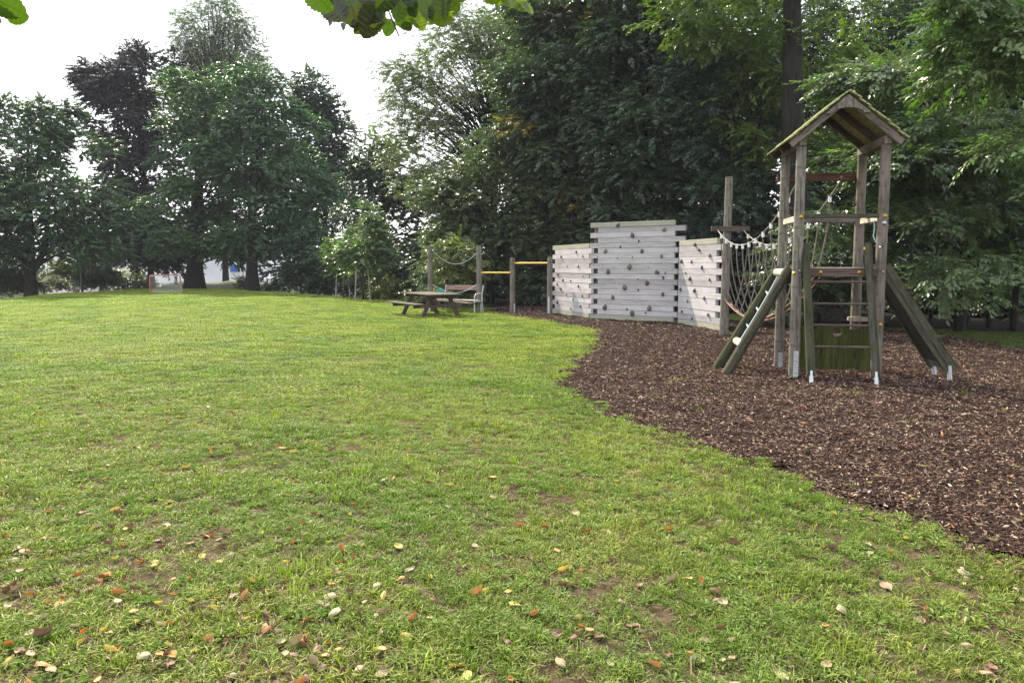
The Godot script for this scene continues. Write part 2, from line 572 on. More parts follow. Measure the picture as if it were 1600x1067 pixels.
func make_sprays() -> void:
	for s in [["maple", 0.55, 24, 0.12, 0.115, 1.2, 0.15, 0.6], ["far", 0.7, 26, 0.15, 0.14, 1.2, 0.15, 0.6], ["hazel", 0.42, 16, 0.105, 0.085, 1.1, 0.2, 0.5], ["hornbeam", 0.55, 18, 0.115, 0.066, 0.95, 0.2, 0.3], ["acacia", 0.5, 24, 0.10, 0.055, 1.5, 0.2, 0.8], ["beech", 0.5, 18, 0.10, 0.07, 1.05, 0.2, 0.4], ["young", 0.36, 16, 0.10, 0.08, 1.1, 0.05, 0.6], ["tuft", 0.8, 26, 0.34, 0.022, 0.4, 0.15, 0.3], ["hedge", 0.3, 18, 0.06, 0.04, 1.2, 0.05, 0.7]]:
		sprays[s[0]] = {"mesh": spray(hash(s[0]), s[1], s[2], s[3], s[4], s[5], s[6], s[7]), "area": s[2] * s[3] * s[4] * 0.5}

func plant_trees() -> void:
	# --- the line of park trees on the left
	tree("maple_tree", "dark green maple at the far left with a forked trunk", "tree", on_ground(47, 456), 48.0, [[15, 240, 95, 90], [105, 235, 85, 75], [50, 330, 120, 65], [150, 320, 65, 70], [-60, 300, 90, 110], [50, 190, 60, 45], [0, 385, 70, 30], [120, 380, 75, 28]], {"leaf": "maple", "trunk": 0.32, "lai": 4.6, "color": Color(0.032, 0.060, 0.027), "alt": Color(0.05, 0.088, 0.038), "clump": 1.3, "flat": 0.6, "fork": true, "per": 75, "hang": 0.15})
	tree("copper_maple_tree", "dark purple-leaved maple behind the red goal", "tree", at_z(236, 445, 64.0), 64.0, [[215, 125, 80, 62], [160, 140, 38, 32], [222, 225, 78, 80], [222, 320, 72, 80], [235, 388, 75, 40], [175, 260, 35, 60], [180, 385, 45, 35], [270, 380, 40, 40], [215, 410, 50, 22]], {"leaf": "far", "trunk": 0.26, "lai": 7.0, "color": Color(0.018, 0.0165, 0.018), "alt": Color(0.033, 0.031, 0.033), "clump": 1.35, "flat": 0.65, "mat": M.leaf_matt, "per": 70, "hang": 0.1})
	tree("maple_tree", "broad green maple with a thick trunk right of the goal", "tree", on_ground(304, 450), 56.0, [[300, 165, 52, 60], [345, 190, 55, 55], [320, 245, 75, 55], [310, 320, 62, 55], [305, 385, 85, 32], [372, 300, 70, 55], [375, 375, 55, 35]], {"leaf": "maple", "trunk": 0.62, "lai": 5.6, "color": Color(0.038, 0.078, 0.03), "alt": Color(0.065, 0.115, 0.04), "clump": 1.5, "flat": 0.55, "yellow": 0.01, "per": 95, "hang": 0.15})
	tree("maple_tree", "tallest dense green maple in the middle of the tree line", "tree", on_ground(394, 452), 54.0, [[408, 155, 55, 62], [430, 230, 82, 70], [445, 315, 88, 60], [425, 385, 85, 42], [370, 235, 50, 60]], {"leaf": "maple", "trunk": 0.42, "lai": 6.0, "color": Color(0.032, 0.07, 0.03), "alt": Color(0.052, 0.10, 0.042), "clump": 1.5, "flat": 0.55, "per": 95, "hang": 0.15})
	tree("ash_tree", "tall sparse pale tree rising above the maples against the sky", "tree", at_z(352, 440, 78.0), 78.0, [[330, 60, 62, 75], [362, 125, 55, 60], [300, 95, 40, 40], [350, 20, 50, 50], [290, 165, 40, 40], [385, 80, 30, 50], [275, 130, 30, 40], [400, 130, 35, 45], [290, 50, 28, 40]], {"leaf": "acacia", "trunk": 0.3, "lai": 1.5, "color": Color(0.07, 0.10, 0.04), "alt": Color(0.10, 0.12, 0.045), "clump": 1.1, "per": 12, "flat": 0.8})
	tree("maple_tree", "dark maple with a rounded top at the right end of the tree line", "tree", at_z(512, 455, 63.0), 63.0, [[495, 168, 36, 50], [510, 240, 42, 70], [505, 330, 62, 70], [520, 400, 62, 45]], {"leaf": "far", "trunk": 0.3, "lai": 6.5, "color": Color(0.028, 0.043, 0.026), "alt": Color(0.035, 0.055, 0.03), "clump": 1.4, "flat": 0.65, "per": 80, "hang": 0.1})
	# --- undergrowth and trees between the lawn and the table
	tree("bush", "tall dark bush beside the smaller staked tree", "bush", at_z(470, 460, 50.0), 50.0, [[450, 410, 45, 45], [500, 420, 45, 45], [470, 370, 40, 40]], {"leaf": "maple", "trunk": 0.08, "lai": 4.5, "color": Color(0.025, 0.045, 0.024), "clump": 0.8})
	tree("tree", "mid green leafy tree behind the staked young trees", "tree", at_z(600, 462, 46.0), 46.0, [[615, 270, 45, 50], [575, 270, 35, 45], [600, 345, 75, 55], [600, 410, 85, 45], [655, 390, 45, 50], [545, 400, 50, 45]], {"leaf": "maple", "trunk": 0.25, "lai": 5.6, "color": Color(0.03, 0.052, 0.028), "alt": Color(0.045, 0.07, 0.035), "clump": 1.3, "flat": 0.6, "per": 80, "hang": 0.15})
	for s in [[567, 468, 37.0, [[567, 390, 36, 42], [575, 350, 20, 26], [550, 400, 20, 24], [590, 388, 20, 30]], "larger young maple held by three pale stakes"], [536, 464, 40.0, [[530, 400, 20, 28], [538, 378, 13, 18]], "smaller young maple behind, held by three pale stakes"]]:
		var b := on_ground(s[0], s[1])
		tree("young_tree", s[4], "tree", b, s[2], s[3], {"leaf": "young", "trunk": 0.035, "lai": 6.5, "color": Color(0.085, 0.12, 0.06), "alt": Color(0.11, 0.15, 0.07), "clump": 0.42, "flat": 0.8, "per": 22, "group": "young staked trees"})
		for k in 3:
			var a := TAU * k / 3.0 + 0.4
			var g := Vector3(b.x + cos(a) * 0.42, hgt(b.x, b.z), b.z + sin(a) * 0.42)
			var st := log_part("tree_stake", g - Vector3(0, 0.1, 0), g + Vector3(-cos(a) * 0.12, 1.75, -sin(a) * 0.12), 0.04, 0.036, M.stake, self, 0.0, 9)
			tag(st, "pale round stake at the " + ("larger" if s[0] == 567 else "smaller") + " young maple, " + ["the right one", "the left one", "the middle one at the back"][k], "stake", "stakes of the young trees")
	tree("bush", "dark bush filling the gap left of the blue rope posts", "bush", at_z(650, 465, 40.0), 40.0, [[640, 420, 45, 45], [690, 400, 40, 55], [600, 430, 40, 35], [660, 455, 50, 20]], {"leaf": "hazel", "trunk": 0.06, "lai": 5.0, "color": Color(0.03, 0.045, 0.024), "alt": Color(0.05, 0.06, 0.03), "clump": 0.7})
	tree("bush", "dark bush under the right end of the tree line", "bush", at_z(470, 460, 58.0), 58.0, [[440, 435, 40, 20], [490, 440, 45, 22], [540, 440, 45, 25], [575, 445, 30, 25]], {"leaf": "maple", "trunk": 0.06, "lai": 5.0, "color": Color(0.026, 0.04, 0.022), "alt": Color(0.05, 0.06, 0.025), "clump": 0.8, "floor": -1.0})
	tree("bush", "low light bush by the edge of the lawn behind the picnic table", "bush", at_z(625, 465, 38.0), 38.0, [[610, 455, 40, 18], [650, 455, 30, 22], [585, 460, 25, 14]], {"leaf": "hazel", "trunk": 0.0, "lai": 4.0, "color": Color(0.06, 0.09, 0.03), "alt": Color(0.10, 0.11, 0.035), "clump": 0.4, "floor": 0.1})
	tree("locust_tree", "airy pale tree with open branches standing against the bright sky", "tree", at_z(772, 470, 41.0), 41.0, [[700, 130, 95, 85], [640, 215, 62, 60], [790, 70, 85, 65], [705, 50, 70, 45], [720, 245, 85, 55], [640, 130, 45, 50], [830, 30, 60, 60], [680, 300, 70, 40]], {"leaf": "acacia", "trunk": 0.24, "lai": 1.9, "color": Color(0.105, 0.13, 0.07), "alt": Color(0.14, 0.145, 0.075), "clump": 0.95, "per": 18, "flat": 0.6, "trunk_to": at_z(764, 20, 41.0)})
	# --- hedges and shrubs far left
	tree("hedge", "dark clipped hedge at the left edge of the lawn", "hedge", at_z(10, 452, 49.0), 49.0, [[-20, 434, 35, 28], [8, 435, 30, 27], [32, 440, 14, 20], [-60, 434, 35, 28]], {"leaf": "hedge", "trunk": 0.0, "lai": 7.0, "color": Color(0.02, 0.03, 0.014), "alt": Color(0.05, 0.06, 0.016), "clump": 0.35, "floor": -0.3})
	tree("hedge", "low rounded yellow-green hedge behind the forked trunk", "hedge", at_z(75, 450, 53.0), 53.0, [[62, 442, 14, 10], [80, 441, 16, 11], [95, 445, 10, 8]], {"leaf": "hedge", "trunk": 0.0, "lai": 7.0, "color": Color(0.06, 0.075, 0.022), "alt": Color(0.085, 0.09, 0.03), "clump": 0.3, "floor": -0.5})
	tree("hedge", "low green hedge running along the far side of the lawn crest", "hedge", at_z(140, 447, 67.0), 67.0, [[40, 443, 25, 10], [75, 443, 25, 10], [110, 443, 25, 10], [150, 442, 25, 10], [190, 442, 25, 10], [228, 442, 20, 9]], {"leaf": "young", "trunk": 0.0, "lai": 6.0, "color": Color(0.04, 0.06, 0.025), "alt": Color(0.07, 0.085, 0.03), "clump": 0.5, "floor": -1.6})
	tree("shrub", "grey-green shrub behind the forked trunk", "shrub", at_z(65, 445, 60.0), 60.0, [[62, 420, 16, 16], [78, 425, 14, 14], [50, 412, 12, 14]], {"leaf": "young", "trunk": 0.05, "lai": 4.0, "color": Color(0.08, 0.11, 0.07), "clump": 0.5, "floor": -1.0})
	tree("shrub", "brownish feathery shrub left of the dark pole", "shrub", at_z(112, 446, 60.0), 60.0, [[112, 430, 14, 18], [106, 420, 10, 12]], {"leaf": "tuft", "trunk": 0.0, "lai": 5.0, "color": Color(0.085, 0.085, 0.04), "clump": 0.5, "floor": -1.0})
	tree("shrub", "large feathery dark shrub right of the dark pole", "shrub", at_z(145, 446, 60.0), 60.0, [[146, 425, 20, 20], [135, 418, 14, 14], [158, 430, 12, 16]], {"leaf": "tuft", "trunk": 0.0, "lai": 5.0, "color": Color(0.05, 0.065, 0.03), "clump": 0.5, "floor": -1.0})
	tree("shrub", "pale yellowish shrubs beyond the far picnic table", "shrub", at_z(190, 444, 72.0), 72.0, [[180, 432, 16, 12], [205, 430, 18, 14], [225, 425, 12, 16], [190, 440, 30, 6]], {"leaf": "young", "trunk": 0.0, "lai": 3.0, "color": Color(0.12, 0.15, 0.06), "alt": Color(0.17, 0.17, 0.06), "clump": 0.5, "floor": -1.5})
	tree("shrub", "small yellowing shrub in front of the white building", "shrub", at_z(376, 449, 60.0), 60.0, [[376, 442, 8, 8]], {"leaf": "young", "trunk": 0.0, "lai": 3.0, "color": Color(0.12, 0.12, 0.04), "clump": 0.3, "floor": -0.6})
	# --- the wood behind the climbing wall
	tree("maple_tree", "leafy olive green field maple behind the horizontal bars", "tree", at_z(765, 480, 33.0), 33.0, [[780, 380, 75, 60], [720, 400, 60, 60], [850, 330, 75, 70], [760, 300, 70, 60], [700, 330, 45, 50], [840, 420, 70, 50], [690, 450, 50, 25], [780, 240, 50, 50]], {"leaf": "hazel", "trunk": 0.16, "lai": 5.0, "color": Color(0.05, 0.072, 0.032), "alt": Color(0.075, 0.09, 0.038), "clump": 0.95, "yellow": 0.01, "flat": 0.5, "per": 55})
	tree("hazel_bush", "light olive hazel bush between the two rope posts", "bush", at_z(705, 480, 29.5), 29.5, [[705, 410, 38, 42], [700, 450, 42, 28], [730, 430, 25, 40]], {"leaf": "hazel", "trunk": 0.05, "lai": 4.5, "color": Color(0.09, 0.105, 0.04), "alt": Color(0.13, 0.14, 0.05), "clump": 0.45})
	tree("maple_tree", "big dark field maple above the left half of the climbing wall", "tree", at_z(900, 480, 33.0), 33.0, [[880, 110, 95, 90], [860, 220, 95, 85], [930, 300, 85, 80], [930, 400, 80, 60], [900, 10, 110, 80], [830, 170, 50, 60], [850, 440, 60, 40]], {"leaf": "hazel", "trunk": 0.2, "lai": 6.0, "color": Color(0.036, 0.052, 0.03), "alt": Color(0.062, 0.085, 0.05), "clump": 1.05, "yellow": 0.02, "flat": 0.6, "per": 70, "brown": 0.02, "hang": 0.15})
	tree("maple_tree", "big dark field maple above the right half of the climbing wall", "tree", at_z(1015, 480, 30.5), 30.5, [[1000, 90, 100, 90], [1010, 200, 105, 90], [1030, 310, 100, 80], [1020, 400, 90, 60], [1000, -20, 110, 70]], {"leaf": "hazel", "trunk": 0.2, "lai": 6.2, "color": Color(0.03, 0.05, 0.027), "alt": Color(0.055, 0.078, 0.048), "clump": 1.05, "yellow": 0.012, "flat": 0.6, "per": 70, "brown": 0.03, "hang": 0.15})
	tree("maple_tree", "dark bluish green tree behind the rope bridge pole", "tree", at_z(1130, 490, 27.5), 27.5, [[1120, 120, 60, 80], [1140, 230, 80, 80], [1140, 330, 90, 75], [1170, 420, 80, 60], [1080, 390, 60, 60], [1210, 330, 60, 70]], {"leaf": "hazel", "trunk": 0.16, "lai": 6.5, "color": Color(0.024, 0.042, 0.027), "alt": Color(0.034, 0.055, 0.032), "clump": 1.0, "flat": 0.45, "per": 70})
	tree("oak_tree", "tall tree with a thick dark bare trunk behind the tower roof", "tree", at_z(1245, 500, 24.0), 24.0, [[1150, 45, 75, 55, 1.0], [1305, 40, 60, 60, 1.5], [1185, 140, 50, 45, 2.0], [1305, 130, 50, 50, 2.0], [1240, -100, 160, 70], [1170, 210, 60, 45, 2.5], [1295, 220, 55, 45, 2.5], [1090, 0, 60, 50]], {"leaf": "beech", "trunk": 0.42, "lai": 3.1, "color": Color(0.065, 0.10, 0.028), "alt": Color(0.10, 0.135, 0.03), "clump": 0.7, "trunk_to": at_z(1246, -700, 24.0), "limbs": false})
	tree("hornbeam_tree", "large hornbeam with layered leaf sprays right of the tower", "tree", at_z(1500, 512, 18.5), 18.5, [[1400, 170, 100, 100], [1500, 110, 110, 110], [1390, 285, 85, 80], [1480, 290, 110, 80], [1590, 270, 90, 90], [1420, 385, 100, 50], [1530, 375, 105, 55], [1630, 380, 80, 60], [1410, 440, 80, 25], [1560, 435, 70, 22], [1420, 340, 80, 50, -1.2], [1540, 400, 90, 40, -1.6], [1600, 320, 70, 60, -1.6], [1440, 250, 80, 50, -1.2], [1320, 330, 55, 60], [1620, 130, 80, 100]], {"leaf": "hornbeam", "trunk": 0.12, "lai": 3.6, "color": Color(0.075, 0.108, 0.05), "alt": Color(0.12, 0.155, 0.08), "clump": 1.0, "flat": 0.15, "per": 110, "vary": 0.35, "hang": 0.35})
	tree("hornbeam_tree", "light green hornbeam crown in the upper right corner", "tree", at_z(1700, 520, 14.5), 14.5, [[1570, 60, 90, 90], [1490, 15, 80, 50], [1640, 180, 80, 80], [1700, 60, 110, 120], [1760, 250, 100, 110]], {"leaf": "hornbeam", "trunk": 0.14, "lai": 3.2, "color": Color(0.07, 0.11, 0.04), "alt": Color(0.10, 0.14, 0.055), "clump": 0.8, "flat": 0.2, "per": 80, "yellow": 0.01, "hang": 0.3})
	tree("hazel_bush", "dark low bush behind the tower and its panel", "bush", at_z(1280, 500, 20.5), 20.5, [[1250, 440, 60, 50], [1320, 430, 60, 55], [1300, 370, 60, 55], [1220, 380, 40, 50], [1380, 440, 45, 40]], {"leaf": "hornbeam", "trunk": 0.05, "lai": 6.0, "color": Color(0.045, 0.068, 0.033), "alt": Color(0.07, 0.095, 0.048), "clump": 0.7, "flat": 0.2, "per": 70})
	# the deeper wood, seen as darkness between the nearer crowns
	var deep := [[860, 46.0, 0.3], [1000, 44.0, 0.35], [1120, 40.0, 0.3], [1330, 36.0, 0.35], [1440, 33.0, 0.3], [1560, 30.0, 0.32], [1680, 26.0, 0.3]]
	for i in deep.size():
		var d: Array = deep[i]
		var x: float = d[0]
		tree("forest_tree", "dark tree deep in the wood, " + ["behind the horizontal bars", "behind the middle of the climbing wall", "behind the rope bridge pole", "between tower and hornbeam", "left of the hornbeam trunk", "right of the hornbeam trunk", "past the right edge of the wood"][i], "tree", at_z(x, 490, d[1]), d[1], [[x, 60, 110, 90], [x - 20, 200, 110, 100], [x + 20, 330, 110, 90], [x, 420, 100, 60], [x + 60, 130, 70, 90]], {"leaf": "maple" if i < 3 else "beech", "trunk": d[2], "lai": 5.0, "color": Color(0.03, 0.048, 0.024), "alt": Color(0.05, 0.075, 0.03), "clump": 1.0, "group": "trees deeper in the wood"})
	var low := [[1440, 27.0], [1540, 25.0], [1640, 23.0], [1180, 32.0], [940, 37.0], [1060, 35.0], [800, 40.0]]
	for i in low.size():
		var d: Array = low[i]
		var x: float = d[0]
		tree("undergrowth_bush", "dark undergrowth bush in the shade, " + ["left of the hornbeam trunk", "right of the hornbeam trunk", "by the right edge of the picture", "behind the rope net", "behind the left panel of the climbing wall", "behind the middle of the climbing wall", "behind the horizontal bars"][i], "bush", at_z(x, 500, d[1]), d[1], [[x, 470, 75, 35], [x - 40, 450, 55, 45], [x + 40, 455, 55, 40]], {"leaf": "hazel", "trunk": 0.04, "lai": 5.0, "color": Color(0.025, 0.04, 0.02), "alt": Color(0.035, 0.055, 0.026), "clump": 0.7, "group": "undergrowth in the wood"})
	var thin := [[1490, 512, 0.07], [1512, 515, 0.05], [1455, 510, 0.05], [1545, 516, 0.06], [1585, 520, 0.08], [1418, 506, 0.05]]
	for i in thin.size():
		var g := on_ground(thin[i][0], thin[i][1] - 4.0)
		rng.seed = 900 + i
		var mb := MB.new()
		var p := []
		var r := []
		for k in 7:
			p.append(Vector3(rf(-0.06, 0.06) * k * 0.5, k * 0.9 - 0.1, rf(-0.06, 0.06) * k * 0.5))
			r.append(thin[i][2] * (1.3 if k == 0 else 1.0 - k * 0.1))
		mb.tube(p, r, 8, true, Color.WHITE, 0.04)
		var o := part("thin_trunk", mb.mesh(), M.bark, self, Transform3D(Basis(), g))
		tag(o, "thin bare trunk in the dark below the hornbeam, number %s from the left" % ["third", "fourth", "second", "fifth", "sixth", "first"][i], "trunk", "thin trunks under the hornbeam")

# ------------------------------------------------------------------ ground
func make_ground() -> void:
	patch_noise.seed = 5
	patch_noise.frequency = 0.12
	patch_noise.fractal_octaves = 3
	edge_noise.seed = 9
	edge_noise.frequency = 0.03
	edge_noise.fractal_octaves = 3
	for p in [[765, 481], [757, 487], [800, 494], [860, 503], [905, 510], [924, 515], [932, 530], [928, 540], [912, 552], [897, 566], [888, 580], [880, 597], [886, 612], [907, 622], [948, 637], [975, 655], [1011, 670], [1065, 687], [1110, 699], [1155, 717], [1210, 737], [1311, 783], [1375, 805], [1487, 829], [1555, 868], [1610, 884], [1800, 945], [2200, 1040]]:
		var g := on_ground(p[0], p[1])
		mulch_poly.append(Vector2(g.x, g.z))
	for p in [[2600, 640], [1900, 570], [1600, 545], [1480, 524], [1390, 514], [1250, 507], [1140, 500], [1000, 482], [860, 476]]:
		var g := on_ground(p[0], p[1])
		mulch_poly.append(Vector2(g.x, g.z))
	# one sheet out to the horizon: fine cells near, coarse cells far
	var ax := []
	var t := -1.0
	while t <= 1.0001:
		ax.append(signf(t) * (absf(t) * 60.0 + pow(absf(t), 5.0) * 420.0))
		t += 0.0125
	var mb := MB.new()
	var w := ax.size()
	var bare := FastNoiseLite.new()
	bare.seed = 17
	bare.frequency = 0.5
	for iz in w:
		for ix in w:
			var x: float = ax[ix]
			var z: float = ax[iz] - 25.0
			var h := hgt(x, z)
			var e := 0.4
			var nn := Vector3(hgt(x - e, z) - hgt(x + e, z), 2 * e, hgt(x, z - e) - hgt(x, z + e)).normalized()
			if in_mulch(x, z):
				h -= 0.05
			mb.v.append(Vector3(x, h, z))
			mb.n.append(nn)
			var d := sqrt(x * x + z * z)
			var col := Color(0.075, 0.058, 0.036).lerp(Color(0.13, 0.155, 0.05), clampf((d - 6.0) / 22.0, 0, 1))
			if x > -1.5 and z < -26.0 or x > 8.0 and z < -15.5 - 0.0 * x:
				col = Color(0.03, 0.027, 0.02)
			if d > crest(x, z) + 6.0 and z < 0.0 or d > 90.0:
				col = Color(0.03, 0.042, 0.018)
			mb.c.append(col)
	for iz in w - 1:
		for ix in w - 1:
			var a := iz * w + ix
			mb.idx.append_array([a, a + 1, a + w, a + 1, a + w + 1, a + w])
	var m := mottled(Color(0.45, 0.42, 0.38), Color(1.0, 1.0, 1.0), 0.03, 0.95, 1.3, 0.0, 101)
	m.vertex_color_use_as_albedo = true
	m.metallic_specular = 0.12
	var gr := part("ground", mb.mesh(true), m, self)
	tag(gr, "grassy ground of the park lawn", "", "", "structure")
	# the bark mulch bed
	var mu := MB.new()
	var step := 0.16
	var lo := Vector2(1e9, 1e9)
	var hi := Vector2(-1e9, -1e9)
	for p in mulch_poly:
		lo = lo.min(p)
		hi = hi.max(p)
	hi.x = minf(hi.x, 22.0)
	var nx := int((hi.x - lo.x) / step) + 2
	var nz := int((hi.y - lo.y) / step) + 2
	var id := PackedInt32Array()
	id.resize(nx * nz)
	id.fill(-1)
	for iz in nz:
		for ix in nx:
			var x := lo.x + ix * step
			var z := lo.y + iz * step
			if in_mulch(x, z):
				id[iz * nx + ix] = mu.v.size()
				mu.v.append(Vector3(x, mulch_h(x, z), z))
				mu.n.append(Vector3(mulch_h(x - 0.1, z) - mulch_h(x + 0.1, z), 0.2, mulch_h(x, z - 0.1) - mulch_h(x, z + 0.1)).normalized())
				mu.c.append(Color.WHITE)
	for iz in nz - 1:
		for ix in nx - 1:
			var a := id[iz * nx + ix]
			var b := id[iz * nx + ix + 1]
			var c := id[(iz + 1) * nx + ix]
			var d := id[(iz + 1) * nx + ix + 1]
			if a >= 0 and b >= 0 and c >= 0:
				mu.idx.append_array([a, b, c])
			if b >= 0 and d >= 0 and c >= 0:
				mu.idx.append_array([b, d, c])
	var mm := mottled(Color(0.010, 0.007, 0.006), Color(0.038, 0.026, 0.021), 0.09, 0.95, 1.1, 0.0, 111)
	mm.uv1_world_triplanar = true
	mm.metallic_specular = 0.12
	var bed := part("bark_mulch", mu.mesh(), mm, self)
	tag(bed, "bed of dark brown bark mulch under the play equipment", "", "", "structure")

func mulch_h(x: float, z: float) -> float:
	return hgt(x, z) + 0.012 + edge_noise.get_noise_2d(x * 45.0, z * 45.0) * 0.035

func tuft_mesh(seed_: int, blades: int, radius: float, h0: float, h1: float, w: float) -> ArrayMesh:
	var r := RandomNumberGenerator.new()
	r.seed = seed_
	var mb := MB.new()
	for i in blades:
		var a := r.randf() * TAU
		var d := sqrt(r.randf()) * radius
		var p := Vector3(cos(a) * d, -0.006, sin(a) * d)
		var la := a + r.randf_range(-1.2, 1.2)
		var lean := Vector3(cos(la), 0, sin(la))
		var h := r.randf_range(h0, h1)
		var bend := r.randf_range(0.3, 1.25)
		var s := Vector3(-lean.z, 0, lean.x).rotated(Vector3.UP, r.randf_range(-0.8, 0.8)) * w * r.randf_range(0.6, 1.2) * 0.5
		var m := p + Vector3(0, h * 0.6, 0) + lean * h * bend * 0.35
		var tip := p + Vector3(0, h * (1.0 - bend * 0.25), 0) + lean * h * bend
		var o := (Vector3.UP * 0.6 - lean)
		var b := r.randf_range(0.5, 1.55)
		var col := Color(b * r.randf_range(0.85, 1.2), b, b * r.randf_range(0.7, 1.1))
		if r.randf() < 0.06:
			col = Color(2.0, 1.3, 1.9) * r.randf_range(0.7, 1.1)
		mb.quad(p - s, p + s, m + s * 0.8, m - s * 0.8, o, col)
		mb.tri(m - s * 0.8, m + s * 0.8, tip, o, col)
	return mb.mesh(true)

func make_grass() -> void:
	rng.seed = 4242
	var thin := FastNoiseLite.new()
	thin.seed = 33
	thin.frequency = 0.9
	thin.fractal_octaves = 3
	var tone := FastNoiseLite.new()
	tone.seed = 35
	tone.frequency = 0.35
	tone.fractal_octaves = 3
	var lawn := Node3D.new()
	lawn.name = "lawn_grass"
	add_child(lawn, true)
	tag(lawn, "short bright green grass covering the whole lawn", "grass", "", "stuff")
	var bare_spots := [on_ground(905, 975), on_ground(870, 1020), on_ground(1000, 965), on_ground(700, 945), on_ground(960, 1010)]
	var sets := []
	for k in 4:
		sets.append([[], []])
	# [from depth, to depth, tufts per square metre, tuft scale, set]
	for band in [[2.1, 5.0, 680, 1.0, 0], [5.0, 9.0, 430, 1.15, 0], [9.0, 16.0, 170, 1.0, 1], [16.0, 30.0, 85, 1.15, 1], [30.0, 66.0, 28, 1.0, 2]]:
		var z0: float = band[0]
		var z1: float = band[1]
		var half := 0.74
		var n := int(half * (z1 * z1 - z0 * z0) * band[2])
		for i in n:
			var z := sqrt(lerpf(z0 * z0, z1 * z1, rng.randf()))
			var x := z * rf(-half, half)
			z = -z
			if not on_lawn(x, z):
				continue
			var mulched := in_mulch(x, z)
			if mulched:
				if rng.randf() > 0.006 or z < -14.0:
					continue
			if x > 5.0 and z < -13.0:
				continue
			var dn := thin.get_noise_2d(x, z)
			if z > -14.0:
				var keep := clampf(1.0 + dn * 0.7, 0.4, 1.0) * clampf(0.78 + thin.get_noise_2d(x * 6.0 + 70.0, z * 6.0) * 2.4, 0.12, 1.0)
				for b in bare_spots:
					var q := Vector2(x - b.x, (z - b.z)).length()
					keep *= clampf(q / 0.22, 0.1, 1.0)
				if rng.randf() > keep:
					continue
			var tn := tone.get_noise_2d(x, z)
			var s: float = band[3] * rf(0.65, 1.25) * (1.0 + dn * 0.35)
			var sy := s * rf(0.55, 1.3)
			if dn > 0.22 and rng.randf() < 0.25 and z > -9.0:
				sy *= 1.8
			var tr := Transform3D(Basis(Vector3.UP, rf(0, TAU)).scaled(Vector3(s, sy, s)), Vector3(x, hgt(x, z), z))
			var far := clampf((-z - 6.0) / 22.0, 0.0, 1.0)
			var c := Color(0.21, 0.25, 0.056).lerp(Color(0.285, 0.325, 0.072), far)
			c = c.lerp(Color(0.145, 0.22, 0.05), clampf(tn * 1.6, 0.0, 0.7))
			c = c.lerp(Color(0.285, 0.285, 0.085), clampf(-tn * 1.3, 0.0, 0.5))
			c = c * rf(0.55, 1.5)
			c.a = 1.0
			sets[band[4]][0].append(tr)
			sets[band[4]][1].append(c)
	# thick taller tussocks, most of them near the worn soil in the foreground
	var clumps := [on_ground(700, 935), on_ground(720, 1005), on_ground(830, 945), on_ground(832, 988), on_ground(760, 990), on_ground(640, 985), on_ground(940, 975), on_ground(1330, 965), on_ground(1120, 1000), on_ground(1180, 850), on_ground(860, 760)]
	for i in 240:
		var z := sqrt(rf(5.0, 110.0))
		clumps.append(Vector3(z * rf(-0.72, 0.72), 0, -z))
	for q in clumps.size():
		var b: Vector3 = clumps[q]
		if in_mulch(b.x, b.z):
			continue
		var big := rf(1.3, 1.7) if q < 11 else rf(0.9, 1.45)
		var tint := Color(0.14, 0.205, 0.048).lerp(Color(0.215, 0.26, 0.062), rng.randf())
		for k in 26:
			var a := rf(0, TAU)
			var d := 0.11 * sqrt(rng.randf()) * big
			var x := b.x + cos(a) * d * 1.4
			var z := b.z + sin(a) * d
			var s := big * rf(0.75, 1.1)
			sets[0][0].append(Transform3D(Basis(Vector3.UP, rf(0, TAU)).scaled(Vector3(s * 0.8, s, s * 0.8)), Vector3(x, hgt(x, z), z)))
			var c := tint * rf(0.75, 1.25)
			c.a = 1.0
			sets[0][1].append(c)
	# the strip of rough grass between mulch and wood
	for i in 9000:
		var g := on_ground(rf(1130, 1720), rf(494, 548))
		if g.z < -27.0 or in_mulch(g.x, g.z) or g.z > -11.0:
			continue
		var back: float = -19.6 + (g.x - 8.0) * 0.65
		if g.z < back - 1.2:
			continue
		var s := rf(0.7, 1.3)
		sets[1][0].append(Transform3D(Basis(Vector3.UP, rf(0, TAU)).scaled(Vector3(s, s * 1.4, s)), g))
		var c := Color(0.13, 0.165, 0.055) * rf(0.6, 1.25)
		c.a = 1.0
		sets[1][1].append(c)
	var meshes := [tuft_mesh(1, 26, 0.055, 0.014, 0.046, 0.0052), tuft_mesh(2, 50, 0.13, 0.018, 0.05, 0.0095), tuft_mesh(3, 84, 0.30, 0.025, 0.06, 0.018)]
	for k in 3:
		scatter("grass_tufts", meshes[k], M.grass, sets[k][0], sets[k][1], lawn)
	print("grass ", sets[0][0].size(), " ", sets[1][0].size(), " ", sets[2][0].size())
	# dead stalks lying in the sward
	var dry := MB.new()
	dry.quad(Vector3(-0.04, 0, -0.0013), Vector3(0.04, 0.003, -0.001), Vector3(0.04, 0.003, 0.001), Vector3(-0.04, 0, 0.0013), Vector3.UP)
	var w1 := []
	var c1 := []
	for i in 34000:
		var z := sqrt(rf(4.5, 170.0))
		var x := z * rf(-0.74, 0.74)
		z = -z
		if in_mulch(x, z):
			continue
		var b := Basis(Vector3.UP, rf(0, TAU)) * Basis(Vector3.FORWARD, rf(-0.3, 0.3))
		w1.append(Transform3D(b * (rf(0.3, 0.7) if rng.randf() < 0.8 else rf(0.7, 1.2)), Vector3(x, hgt(x, z) + rf(0.002, 0.022), z)))
		var q := Color(0.36, 0.29, 0.17).lerp(Color(0.2, 0.14, 0.09), rng.randf()) * rf(0.7, 1.2)
		q.a = 1.0
		c1.append(q)
	var st := scatter("dry_stalks", dry.mesh(true), M.dry, w1, c1, self)
	tag(st, "dry straw-coloured stalks lying in the lawn", "dry grass", "", "stuff")
